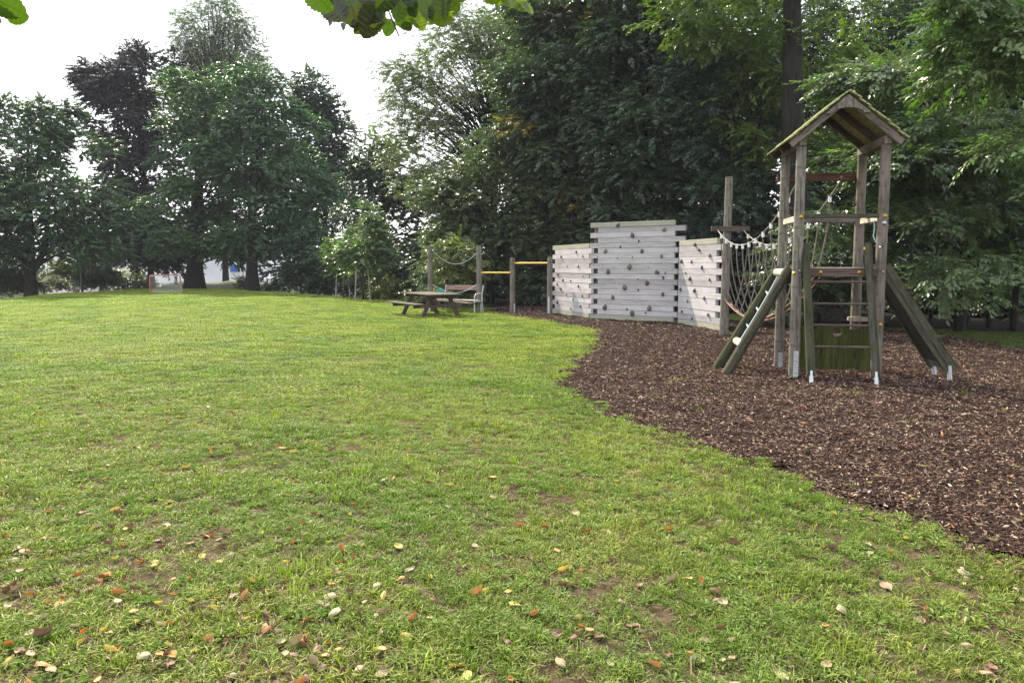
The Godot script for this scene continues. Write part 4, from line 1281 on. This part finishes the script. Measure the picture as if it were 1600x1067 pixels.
func make_wall() -> void:
	var A := on_ground(863, 489)
	var B := on_ground(921, 498)
	var C := on_ground(1052, 504)
	var C2 := on_ground(1057, 506)
	var D := on_ground(1128, 518)
	var t := thing("climbing_wall", "three-panel climbing wall of interlocked pale weathered planks with bolted holds", "climbing wall", B)
	A -= B
	C -= B
	C2 -= B
	D -= B
	var O := B
	B = Vector3.ZERO
	var pitch: float = 0.152
	var th := 0.085
	rng.seed = 55
	var planes := []
	for pn in 3:
		var P: Vector3 = [A, B, C2][pn]
		var Q: Vector3 = [B, C, D][pn]
		var d := (Q - P).normalized()
		var nrm := Vector3(d.z, 0, -d.x)
		if nrm.z < 0.0:
			nrm = -nrm
		planes.append([P, nrm])
		var len := P.distance_to(Q)
		for i in [15, 19, 15][pn]:
			var odd: bool = i % 2 == 1
			var s := 0.0
			var e := len
			if pn == 0:
				s = 0.22 if odd else 0.0
				e = len + (0.10 if odd else -0.07)
			elif pn == 1:
				s = 0.27 if odd else 0.01
				e = len + ((0.30 if i > 14 else 0.10) if odd else 0.0)
			else:
				s = 0.08
				e = len - (0.0 if odd else 0.36)
			if i == 0 and pn != 1:
				s = 0.0 if pn == 0 else 0.08
				e = len - (0.07 if pn == 0 else 0.0)
			e += rf(-0.012, 0.012)
			var y: float = 0.075 + pitch * i + (0.01 if pn == 2 else 0.0)
			var off := nrm * rf(-0.004, 0.004)
			var mat: Material = M.walls[rng.randi() % 5]
			if i == 0 or (i == 18 and pn == 1) or (i == 14 and pn != 1) and rng.randf() < 0.8:
				mat = M.walls[5]
			var y1: float = y + rf(-0.004, 0.004)
			board("plank", P + d * s + Vector3(0, y, 0) + off - nrm * th * 0.5, P + d * e + Vector3(0, y1, 0) + off - nrm * th * 0.5, pitch - 0.006, th, mat, t, nrm, 0.004)
		if pn == 2:
			board("plank", P + d * (len - 0.34) + Vector3(0, 0.075, 0) - nrm * (th * 0.5 + 0.1), P + d * len + Vector3(0, 0.075, 0) - nrm * (th * 0.5 + 0.1), pitch - 0.01, th, M.walls[2], t, nrm, 0.008)
		# posts behind the panel ends
		for s in [0.14, len - 0.2]:
			var g: Vector3 = P + d * s - nrm * (th + 0.07)
			var hh: float = pitch * [15, 19, 15][pn] - 0.08
			board("wall_post", g - Vector3(0, 0.2, 0), g + Vector3(0, hh, 0), 0.10, 0.10, M.zinc if pn == 2 else M.post_b, t, nrm)
	var hm := []
	for k in 4:
		hm.append(hold_mesh(k + 2))
	var holds := [[305, 318, 1.0, 0], [188, 355, 1.1, 1], [355, 352, 0.8, 2], [233, 430, 0.6, 0], [322, 432, 0.9, 1], [160, 493, 0.9, 2], [358, 508, 0.6, 0], [200, 537, 1.1, 0], [260, 543, 0.7, 0], [155, 570, 0.9, 1], [322, 587, 0.9, 1], [183, 608, 1.1, 4], [228, 650, 0.8, 2], [352, 662, 0.8, 0], [280, 690, 0.8, 0], [157, 713, 1.0, 0], [338, 742, 0.9, 0], [262, 762, 0.8, 2], [630, 110, 1.4, 0], [990, 145, 1.3, 4], [745, 190, 1.5, 3], [793, 235, 0.7, 0], [650, 278, 0.8, 0], [535, 313, 1.4, 2], [818, 313, 1.3, 1], [470, 358, 0.5, 0], [743, 358, 0.5, 0], [625, 368, 0.5, 0], [972, 352, 1.2, 2], [720, 437, 1.7, 4], [553, 475, 1.5, 1], [935, 477, 1.6, 3], [785, 532, 0.5, 0], [985, 520, 0.9, 0], [857, 562, 1.5, 3], [683, 598, 1.7, 4], [787, 615, 0.7, 0], [980, 648, 1.3, 1], [590, 673, 1.4, 4], [528, 752, 1.7, 1], [875, 758, 1.8, 2], [742, 800, 1.7, 1], [700, 765, 0.7, 0], [845, 793, 0.6, 0], [1000, 483, 0.7, 5], [1235, 262, 1.2, 1], [1267, 303, 0.9, 0], [1350, 347, 1.1, 5], [1130, 393, 1.3, 1], [1208, 395, 0.9, 0], [1288, 440, 1.1, 1], [1160, 483, 0.8, 2], [1197, 527, 1.3, 1], [1348, 533, 0.9, 3], [1122, 610, 1.2, 1], [1230, 620, 1.3, 0], [1305, 680, 1.1, 5], [1175, 703, 0.8, 5], [1132, 783, 0.9, 0], [1337, 810, 1.1, 5], [1210, 840, 0.8, 0]]
	for h in holds:
		var pn := 0 if h[0] < 400 else 1 if h[0] < 1065 else 2
		var d := ray(840.0 + h[0] / 5.0, 330.0 + h[1] / 5.0)
		var P: Vector3 = planes[pn][0] + O
		var nrm: Vector3 = planes[pn][1]
		var p: Vector3 = eye + d * ((P - eye).dot(nrm) / d.dot(nrm)) - O
		var s: float = h[2] * 0.042
		var bs := Basis(Vector3.UP.cross(nrm), Vector3.UP, nrm) * Basis(Vector3.BACK, rf(-0.9, 0.9))
		part("hold", hm[rng.randi() % 4], M.holds[h[3]], t, Transform3D(bs * Basis.from_scale(Vector3(s, s * 1.05, s * 0.8)), p + nrm * s * 0.35))

func make_bars() -> void:
	var P := [on_ground(673, 487), on_ground(749, 488), on_ground(801, 489), on_ground(859, 491)]
	var tops := [384, 383, 402, 401]
	var o: Vector3 = P[1]
	var t := thing("turning_bars", "row of four round wooden posts with two yellow bars and a blue rope", "exercise bars", o)
	var h := []
	for i in 4:
		var hh: float = at_z(800, tops[i], -P[i].z).y
		h.append(hh)
		var po := log_part("post", P[i] - o + Vector3(0, -0.05, 0), Vector3(P[i].x, hh, P[i].z) - o, 0.095, 0.09, M.post if i % 2 else M.post_b, t, 0.05)
		var br := MB.new()
		br.box(Vector3.ZERO, Vector3(0.05, 0.62 if i == 3 or i == 0 else 0.36, 0.012), 0.002)
		br.box(Vector3(0.028, 0, -0.02), Vector3(0.008, 0.62 if i == 3 or i == 0 else 0.36, 0.05), 0.001)
		part("bracket", br.mesh(), M.zinc, po, Transform3D(Basis(Vector3.UP, 0.5 if i in [1, 2] else -0.6), Vector3(0.06 if i in [1, 2] else -0.04, -hh / 2 + (0.3 if i == 3 or i == 0 else 0.17), 0.09)))
	for q in [[1, 2, 426], [2, 3, 411]]:
		var a: Vector3 = P[q[0]]
		var b: Vector3 = P[q[1]]
		var y: float = at_z(800, q[2], -(a.z + b.z) / 2.0).y
		a.y = y
		b.y = y
		var d := (b - a).normalized()
		log_part("bar", a + d * 0.07 - o, b - d * 0.07 - o, 0.026, 0.026, M.yellow_bar, t, 0.0, 12)
	for q in [[0.93, 0.88, 0.42, M.rope_blue], [0.42, 0.42, 0.30, M.rope_blue]]:
		var a: Vector3 = P[0] + Vector3(0.09, h[0] * q[0], 0)
		var b: Vector3 = P[1] + Vector3(-0.09, h[1] * q[1], 0)
		rod("rope", sag(a - o, b - o, q[2], 16), 0.009, q[3], t)

func make_bench() -> void:
	var c := at_z(718, 480, 26.7)
	c.y = 0.0
	var t := thing("park_bench", "park bench with brown plank backrest and white tubular metal arms", "bench", c, deg_to_rad(-30.0))
	var L := 0.78
	var fr: MeshInstance3D
	for s in [-1.0, 1.0]:
		var x: float = s * L
		var mb := MB.new()
		var r := 0.024
		mb.tube([Vector3(x, -0.05, -0.30), Vector3(x, 0.30, -0.24), Vector3(x, 0.62, -0.22), Vector3(x, 0.93, -0.33)], [r, r, r, r], 9)
		mb.tube([Vector3(x, -0.05, 0.26), Vector3(x, 0.52, 0.24), Vector3(x, 0.60, 0.22), Vector3(x, 0.645, 0.15), Vector3(x, 0.655, 0.05), Vector3(x, 0.655, -0.22)], [r, r, r, r, r, r], 9)
		mb.tube([Vector3(x, 0.40, 0.24), Vector3(x, 0.38, -0.23)], [r, r], 9)
		part("arm_frame", mb.mesh(), M.white_paint, t)
	board("backrest", Vector3(-L + 0.03, 0.84, -0.275), Vector3(L - 0.03, 0.84, -0.275), 0.17, 0.035, M.bench, t, Vector3(0, 0.3, 1))
	for k in 3:
		board("seat_plank", Vector3(-L + 0.03, 0.425, 0.17 - 0.14 * k), Vector3(L - 0.03, 0.425, 0.17 - 0.14 * k), 0.125, 0.035, M.pale, t, Vector3.UP)
	# a small teal bundle on the far armrest
	var a := t.transform * Vector3(-L, 0.675, 0.02)
	var mb2 := MB.new()
	mb2.tube([Vector3(0, 0, 0), Vector3(0, 0.03, 0), Vector3(0.01, 0.09, 0), Vector3(0.0, 0.14, 0.01), Vector3(0, 0.165, 0)], [0.13, 0.15, 0.11, 0.06, 0.02], 12, true, Color.WHITE, 0.08, 1.0)
	var tb := part("cloth_bundle", mb2.mesh(), M.teal, self, Transform3D(Basis(), a))
	tag(tb, "small teal bundle of cloth lying on the bench's left armrest", "cloth bundle")

func make_picnic_table() -> Node3D:
	var c := on_ground(672, 494)
	c = Vector3(-2.66, 0, -24.9)
	var t := thing("picnic_table", "weathered brown wooden picnic table with attached benches in front of the park bench", "picnic table", c)
	# its long side (local x) runs away to the left
	t.rotation.y = atan2(0.866, -0.5)
	var U := Vector3.UP
	for k in 6:
		board("table_plank", Vector3(-1.25, 0.705, -0.4625 + 0.185 * k), Vector3(1.25, 0.705, -0.4625 + 0.185 * k), 0.17, 0.045, M.table, t, U, 0.006)
	for s in [-1.0, 1.0]:
		for k in 2:
			board("bench_plank", Vector3(-1.25, 0.415, s * (0.80 + 0.16 * k)), Vector3(1.25, 0.415, s * (0.80 + 0.16 * k)), 0.145, 0.045, M.table, t, U, 0.006)
		for q in [-1.0, 1.0]:
			board("leg", Vector3(s * 0.80, 0.0, q * 0.62), Vector3(s * 0.80, 0.68, q * 0.28), 0.13, 0.055, M.dark, t, Vector3.RIGHT, 0.005)
		board("cross_beam", Vector3(s * 0.855, 0.345, -0.95), Vector3(s * 0.855, 0.345, 0.95), 0.10, 0.045, M.dark, t, Vector3.RIGHT, 0.005)
		board("top_beam", Vector3(s * 0.855, 0.637, -0.5), Vector3(s * 0.855, 0.637, 0.5), 0.09, 0.045, M.dark, t, Vector3.RIGHT, 0.005)
		board("brace", Vector3(s * 0.78, 0.355, 0.0), Vector3(s * 0.14, 0.66, 0.0), 0.08, 0.045, M.dark, t, Vector3(0, 0, 1), 0.005)
	return t

func make_goal() -> void:
	var g := on_ground(258, 457.5)
	g.y = hgt(g.x, g.z)
	var t := thing("football_goal", "small red framed goal with a white net standing on the lawn", "goal", g, deg_to_rad(16.0))
	var w := 0.84
	var h := 1.06
	var r := 0.03
	var f := MB.new()
	f.tube([Vector3(-w, 0, 0), Vector3(-w, h - 0.08, 0), Vector3(-w + 0.03, h - 0.02, 0), Vector3(-w + 0.1, h, 0), Vector3(w - 0.1, h, 0), Vector3(w - 0.03, h - 0.02, 0), Vector3(w, h - 0.08, 0), Vector3(w, 0, 0)], [r, r, r, r, r, r, r, r], 8)
	part("goal_frame", f.mesh(), M.red, t)
	var b := MB.new()
	b.tube([Vector3(-w, 0.03, 0), Vector3(-w, 0.03, -0.62), Vector3(w, 0.03, -0.62), Vector3(w, 0.03, 0)], [0.022, 0.022, 0.022, 0.022], 7)
	part("ground_bar", b.mesh(), M.white_paint, t)
	for s in [-1.0, 1.0]:
		rod("side_bar", [Vector3(s * w, h - 0.1, -0.02), Vector3(s * w, 0.4, -0.5), Vector3(s * w, 0.03, -0.62)], 0.02, M.red if s < 0 else M.white_paint, t)
	var n := MB.new()
	var q := 0.0035
	var cols := 26
	for i in cols + 1:
		var x := lerpf(-w + 0.02, w - 0.02, float(i) / cols)
		var dip := 0.12 * (1.0 - pow(absf(x) / w, 2.0))
		n.tube([Vector3(x, h - 0.03, -0.02), Vector3(x, h - 0.06 - dip, -0.22), Vector3(x, 0.45, -0.5), Vector3(x, 0.03, -0.6)], [q, q, q, q], 3, false)
	for k in 20:
		var u := k / 19.0
		var pts := []
		for i in 9:
			var x := lerpf(-w + 0.02, w - 0.02, i / 8.0)
			var dip := 0.12 * (1.0 - pow(absf(x) / w, 2.0))
			var P := [Vector3(x, h - 0.03, -0.02), Vector3(x, h - 0.06 - dip, -0.22), Vector3(x, 0.45, -0.5), Vector3(x, 0.03, -0.6)]
			var s := u * 3.0
			var i0 := mini(int(s), 2)
			pts.append(P[i0].lerp(P[i0 + 1], s - i0))
		var rr := []
		for p in pts:
			rr.append(q)
		n.tube(pts, rr, 3, false)
	var net := part("net", n.mesh(), M.net, t)
	net.set_meta("kind", "stuff")

func make_buildings() -> void:
	# long white building
	var z := 86.0
	var a := at_z(228, 438, z)
	var b := at_z(412, 438, z)
	var base := (a + b) * 0.5
	base.y = -4.6
	var len := a.distance_to(b)
	var t := thing("white_building", "long low white building half hidden behind the maple trunks", "building", base)
	var mb := MB.new()
	mb.box(Vector3(0, 4.0, -4), Vector3(len, 8.0, 8), 0.02)
	part("wall", mb.mesh(), M.plaster, t)
	var rf_ := MB.new()
	rf_.box(Vector3(0, 8.15, -4), Vector3(len + 0.8, 0.3, 8.8), 0.02)
	part("roof", rf_.mesh(), M.slate, t)
	for q in [[366, 419.5, 0.95, 0.75], [330, 395, 1.1, 1.0], [296, 395, 1.1, 1.0], [262, 395, 1.1, 1.0]]:
		var p := at_z(q[0], q[1], z) - base
		var fr := MB.new()
		fr.box(p + Vector3(0, 0, 0.03), Vector3(q[2] + 0.14, q[3] + 0.14, 0.08), 0.01)
		var w := part("window", fr.mesh(), M.plaster, t)
		var gl := MB.new()
		gl.box(p + Vector3(0, 0, 0.075), Vector3(q[2], q[3], 0.02), 0.004)
		part("pane", gl.mesh(), shifted(M.glass, Vector3.ZERO, Color(0.16, 0.36, 0.66)) if q[1] > 400 else M.glass, w)
	# the house with a grey-blue roof far left
	z = 105.0
	var l := at_z(72, 430, z)
	var r := at_z(107, 430, z)
	var e := at_z(152, 430, z)
	base = Vector3(r.x, -5.0, -z)
	var h := thing("house", "pale pinkish house with a grey-blue roof beyond the left shrubs", "house", base)
	var top := at_z(100, 384, z).y - base.y
	var wm := MB.new()
	wm.box(Vector3((l.x - r.x) * 0.5, top * 0.5, -4), Vector3(r.x - l.x, top, 8), 0.02)
	part("wall", wm.mesh(), M.plaster_warm, h)
	var low := at_z(130, 415, z).y - base.y
	var w2 := MB.new()
	w2.box(Vector3((e.x - r.x) * 0.5 + 0.01, low * 0.5, -4.4), Vector3(e.x - r.x, low, 7), 0.02)
	part("wall", w2.mesh(), M.plaster_warm, h)
	var ro := MB.new()
	var y1 := at_z(130, 388, z).y - base.y
	var x1 := e.x - r.x + 0.3
	ro.quad(Vector3(0.02, low - 0.1, -0.5), Vector3(x1, low - 0.1, -0.5), Vector3(x1, y1, -4.4), Vector3(0.02, y1, -4.4), Vector3(0, 1, 1))
	ro.quad(Vector3(0.02, low - 0.1, -8.3), Vector3(x1, low - 0.1, -8.3), Vector3(x1, y1, -4.4), Vector3(0.02, y1, -4.4), Vector3(0, 1, -1))
	for x in [0.02, x1]:
		ro.tri(Vector3(x, low - 0.1, -0.5), Vector3(x, low - 0.1, -8.3), Vector3(x, y1, -4.4), Vector3(signf(x - 1.0), 0, 0))
	part("roof", ro.mesh(), M.slate, h)
	var r2 := MB.new()
	var ml := l.x - r.x
	r2.prism(PackedVector2Array([Vector2(ml - 0.4, top), Vector2(0.4, top), Vector2(ml * 0.5, top + 2.2)]), -8.3, 0.3)
	part("roof", r2.mesh(), M.slate, h)
	# low kerb wall behind the thick trunk
	var k0 := at_z(272, 445.5, 62.5)
	var k1 := at_z(412, 446.5, 62.0)
	var kb := MB.new()
	var lc := k0.distance_to(k1)
	kb.box(Vector3.ZERO, Vector3(lc, 0.9, 0.35), 0.03)
	var kk := part("low_wall", kb.mesh(), M.stone, self, Transform3D(Basis(Vector3.UP, atan2(-(k1.z - k0.z), k1.x - k0.x)), (k0 + k1) * 0.5 + Vector3(0, -0.36, 0)))
	tag(kk, "long low stone edging wall between lawn and white building", "wall")
	# dark pole
	var g := on_ground(127, 449.5)
	g.y = hgt(g.x, g.z)
	var pm := MB.new()
	pm.tube([Vector3(0, -0.2, 0), Vector3(0, 2, 0), Vector3(0, 5.2, 0)], [0.07, 0.065, 0.05], 10)
	tag(part("pole", pm.mesh(), M.black_steel, self, Transform3D(Basis(), g)), "slim dark upright pole between the feathery shrubs", "pole")
	# bank of rough grass before the white building
	var bank := MB.new()
	var pts := []
	var q0 := at_z(200, 438, 72.0)
	var q1 := at_z(440, 438, 72.0)
	for i in 13:
		pts.append(q0.lerp(q1, i / 12.0) + Vector3(0, -1.1 + 0.12 * sin(i * 1.7), 0))
	var rads := []
	for p in pts:
		rads.append(1.0)
	bank.tube(pts, rads, 14)
	var bm := mottled(Color(0.035, 0.05, 0.02), Color(0.075, 0.10, 0.035), 0.08, 0.95, 1.0, 0.0, 131)
	tag(part("grass_bank", bank.mesh(), bm, self), "grassy bank in front of the white building", "", "", "structure")

# ------------------------------------------------------------------ the linden twig overhead
func linden_leaf(seed_: int) -> ArrayMesh:
	var r := RandomNumberGenerator.new()
	r.seed = seed_
	var mb := MB.new()
	var rows := 18
	var g := []
	var bend := r.randf_range(0.05, 0.3)
	var cup := r.randf_range(-0.12, 0.2)
	for i in rows + 1:
		var t := float(i) / rows
		var w := 0.50 * pow(sin(PI * pow(t, 0.68)), 0.6) * (1.0 + (0.06 if i % 2 == 0 else -0.05) + 0.03 * sin(i * 1.7 + seed_))
		if t > 0.9:
			w = minf(w, (1.0 - t) * 2.2 + 0.01)
		var lobe := 0.13 * (1.0 - t) ** 3
		var row := []
		for j in 7:
			var s := (j - 3) / 3.0
			var y := -t + lobe * absf(s) * 1.4 + 0.12 * absf(s) * (1.0 - t) * 0.8
			var vein := 0.012 if i % 3 == 0 else -0.008
			var z := cup * s * s * w + bend * t * t * -0.5 + (vein if j != 3 else 0.02) + 0.015 * sin(t * 9.0 + s * 4.0 + seed_)
			row.append(Vector3(s * w, y, z))
		g.append(row)
	for i in rows:
		for j in 6:
			var vein := i % 3 == 0 or j in [2, 3] and absf(j - 2.5) < 0.1
			var c := Color(1.18, 1.12, 1.1) if i % 3 == 0 else Color(0.95, 0.96, 0.95)
			mb.quad(g[i][j], g[i + 1][j], g[i + 1][j + 1], g[i][j + 1], Vector3(0, 0, 1), c)
	mb.tube([Vector3(0, 0.42, -0.06), Vector3(0, 0.2, 0.0), g[0][3], g[rows / 2][3] + Vector3(0, 0, 0.006), g[rows - 1][3]], [0.016, 0.014, 0.013, 0.008, 0.003], 5, true, Color(1.2, 1.1, 1.0))
	return mb.mesh(true)

func make_linden() -> void:
	rng.seed = 64
	var lm := []
	for k in 5:
		lm.append(linden_leaf(k + 3))
	var mats := []
	for c in [Color(0.035, 0.055, 0.018), Color(0.06, 0.10, 0.022), Color(0.14, 0.18, 0.025), Color(0.055, 0.06, 0.033)]:
		var m := tinted(0.4, Color(0.9, 1.0, 0.35), 0.5)
		m.albedo_color = srgb(c)
		m.backlight = Color(0.9, 1.0, 0.35)
		mats.append(m)
	# [px, py of the leaf's middle, length in photo pixels, material, tilt, depth]
	var main := [[503, 2, 56, 1, 0.3, 2.0], [528, 16, 70, 3, 0.2, 2.05], [552, 20, 66, 3, -0.1, 2.15], [540, -12, 70, 0, 0.5, 1.95], [578, 38, 62, 3, -0.1, 2.1], [572, 8, 60, 0, 0.4, 2.2], [601, 2, 56, 0, -0.4, 2.0], [596, 30, 36, 1, 0.9, 2.25], [606, 46, 30, 1, 0.2, 2.3], [622, 14, 54, 0, -0.2, 2.1], [634, 35, 38, 1, 0.6, 2.2], [656, 32, 40, 2, -0.15, 2.15], [640, -8, 50, 0, 0.1, 2.05], [668, 8, 58, 0, 0.3, 2.2], [688, 30, 36, 2, -0.5, 2.1], [692, 6, 62, 0, 0.2, 2.0], [716, -10, 44, 0, -0.5, 2.1], [612, -22, 60, 0, 0.2, 2.1], [668, -28, 56, 0, 0.3, 1.95], [512, -30, 60, 1, 0.3, 2.1], [752, -16, 40, 1, 0.4, 2.3], [782, -8, 46, 2, 0.8, 2.25], [812, 2, 50, 2, 1.0, 2.2], [826, 14, 28, 2, 0.5, 2.2], [858, -10, 36, 2, 0.7, 2.3], [560, -40, 60, 0, 0.2, 2.2], [518, 26, 40, 1, -0.6, 2.1], [538, 34, 38, 3, 0.4, 2.2], [562, 44, 34, 3, -0.3, 2.15], [586, 22, 46, 0, 0.9, 2.1], [626, 30, 34, 1, -0.5, 2.25], [646, 14, 40, 0, 0.8, 2.1], [676, 26, 34, 1, 0.1, 2.2], [700, 14, 36, 0, -0.8, 2.2], [798, 2, 34, 2, 0.2, 2.25]]
	var left := [[14, 10, 62, 1, 1.25, 1.8], [30, 26, 34, 1, 0.9, 1.85], [-14, 26, 50, 1, 1.0, 1.8], [0, -24, 60, 0, 0.7, 1.9]]
	for which in 2:
		var lv: Array = [main, left][which]
		var zb := 2.1 if which == 0 else 1.85
		var root := at_z(640, -120, zb) if which == 0 else at_z(-60, -70, zb)
		var t := thing("linden_branch", ["overhanging linden branch with backlit leaves at the top of the picture", "single linden leaf tip hanging into the top left corner"][which], "branch", root)
		var tw := MB.new()
		if which == 0:
			tw.tube([at_z(380, -420, zb + 0.2) - root, at_z(480, -170, zb) - root, at_z(600, -85, zb) - root, at_z(700, -70, zb) - root, at_z(880, -50, zb + 0.1) - root], [0.016, 0.011, 0.008, 0.006, 0.002], 8)
		else:
			tw.tube([at_z(-420, -420, zb + 0.2) - root, at_z(-160, -130, zb) - root, at_z(-60, -60, zb) - root, at_z(-10, -20, zb) - root], [0.014, 0.009, 0.005, 0.002], 8)
		part("twig", tw.mesh(), M.bark, t)
		if which == 0:
			rod("twig", [at_z(588, -60, zb) - root, at_z(604, 10, zb) - root, at_z(613, 32, zb) - root, at_z(623, 56, zb) - root], 0.0022, M.red_dark, t, 6)
		for q in lv:
			var z: float = q[5]
			var size: float = q[2] * 0.72 * z / 1200.0
			var c := at_z(q[0], q[1], z) - root
			var bs := Basis(Vector3.BACK, q[4] + rf(-0.55, 0.55)) * Basis(Vector3.UP, rf(-1.0, 1.0)) * Basis(Vector3.RIGHT, rf(-0.7, 0.5))
			part("leaf", lm[rng.randi() % 5], mats[q[3]], t, Transform3D(bs * size, c + bs * Vector3(0, size * 0.5, 0)))

func make_far_table(src: Node3D) -> void:
	var d: Node3D = src.duplicate()
	d.name = numbered("picnic_table", self)
	add_child(d, true)
	var p := at_z(215, 447, 59.0)
	p.y = hgt(p.x, p.z) + 0.02
	d.position = p
	d.rotation.y = 0.25
	d.scale = Vector3.ONE
	tag(d, "dark picnic table in the far shade left of the red goal", "picnic table")

func _ready() -> void:
	cam_basis = Basis(Vector3.RIGHT, -PITCH)
	var cam := Camera3D.new()
	cam.name = "camera"
	cam.fov = rad_to_deg(2.0 * atan(533.5 / 1200.0))
	cam.near = 0.05
	cam.far = 900.0
	cam.transform = Transform3D(cam_basis, eye)
	add_child(cam)
	cam.current = true
	var sky_m := ProceduralSkyMaterial.new()
	sky_m.sky_top_color = srgb(Color(0.62, 0.68, 0.78))
	sky_m.sky_horizon_color = srgb(Color(0.98, 0.97, 0.95))
	sky_m.sky_curve = 0.25
	sky_m.ground_bottom_color = srgb(Color(0.12, 0.13, 0.09))
	sky_m.ground_horizon_color = srgb(Color(0.4, 0.42, 0.38))
	sky_m.sun_angle_max = 40.0
	sky_m.sun_curve = 0.25
	var env := Environment.new()
	env.background_mode = Environment.BG_SKY
	env.sky = Sky.new()
	env.sky.sky_material = sky_m
	env.background_energy_multiplier = 1.1
	env.tonemap_mode = Environment.TONE_MAPPER_LINEAR
	env.tonemap_exposure = 2.6
	env.fog_enabled = true
	env.fog_density = 0.0003
	env.fog_light_color = Color(0.93, 0.95, 1.0)
	env.sdfgi_enabled = true
	env.ssao_enabled = true
	env.ssil_enabled = true
	var we := WorldEnvironment.new()
	we.name = "environment"
	we.environment = env
	add_child(we)
	var sun := DirectionalLight3D.new()
	sun.name = "sun"
	sun.light_color = Color(1.0, 0.95, 0.86)
	sun.light_energy = 1.6
	sun.light_angular_distance = 0.6
	sun.shadow_enabled = true
	var az := deg_to_rad(-31.0)
	var el := deg_to_rad(42.0)
	var to_sun := Vector3(sin(az) * cos(el), sin(el), -cos(az) * cos(el))
	sun.basis = Basis.looking_at(-to_sun, Vector3.UP)
	add_child(sun)
	make_materials()
	make_ground()
	make_sprays()
	plant_trees()
	make_buildings()
	make_grass()
	make_chips()
	var tower := make_tower()
	make_bridge(tower)
	make_wall()
	make_bars()
	make_bench()
	var table := make_picnic_table()
	make_far_table(table)
	make_goal()
	make_linden()
	make_fallen_leaves()
	print("sprays ", spray_total)
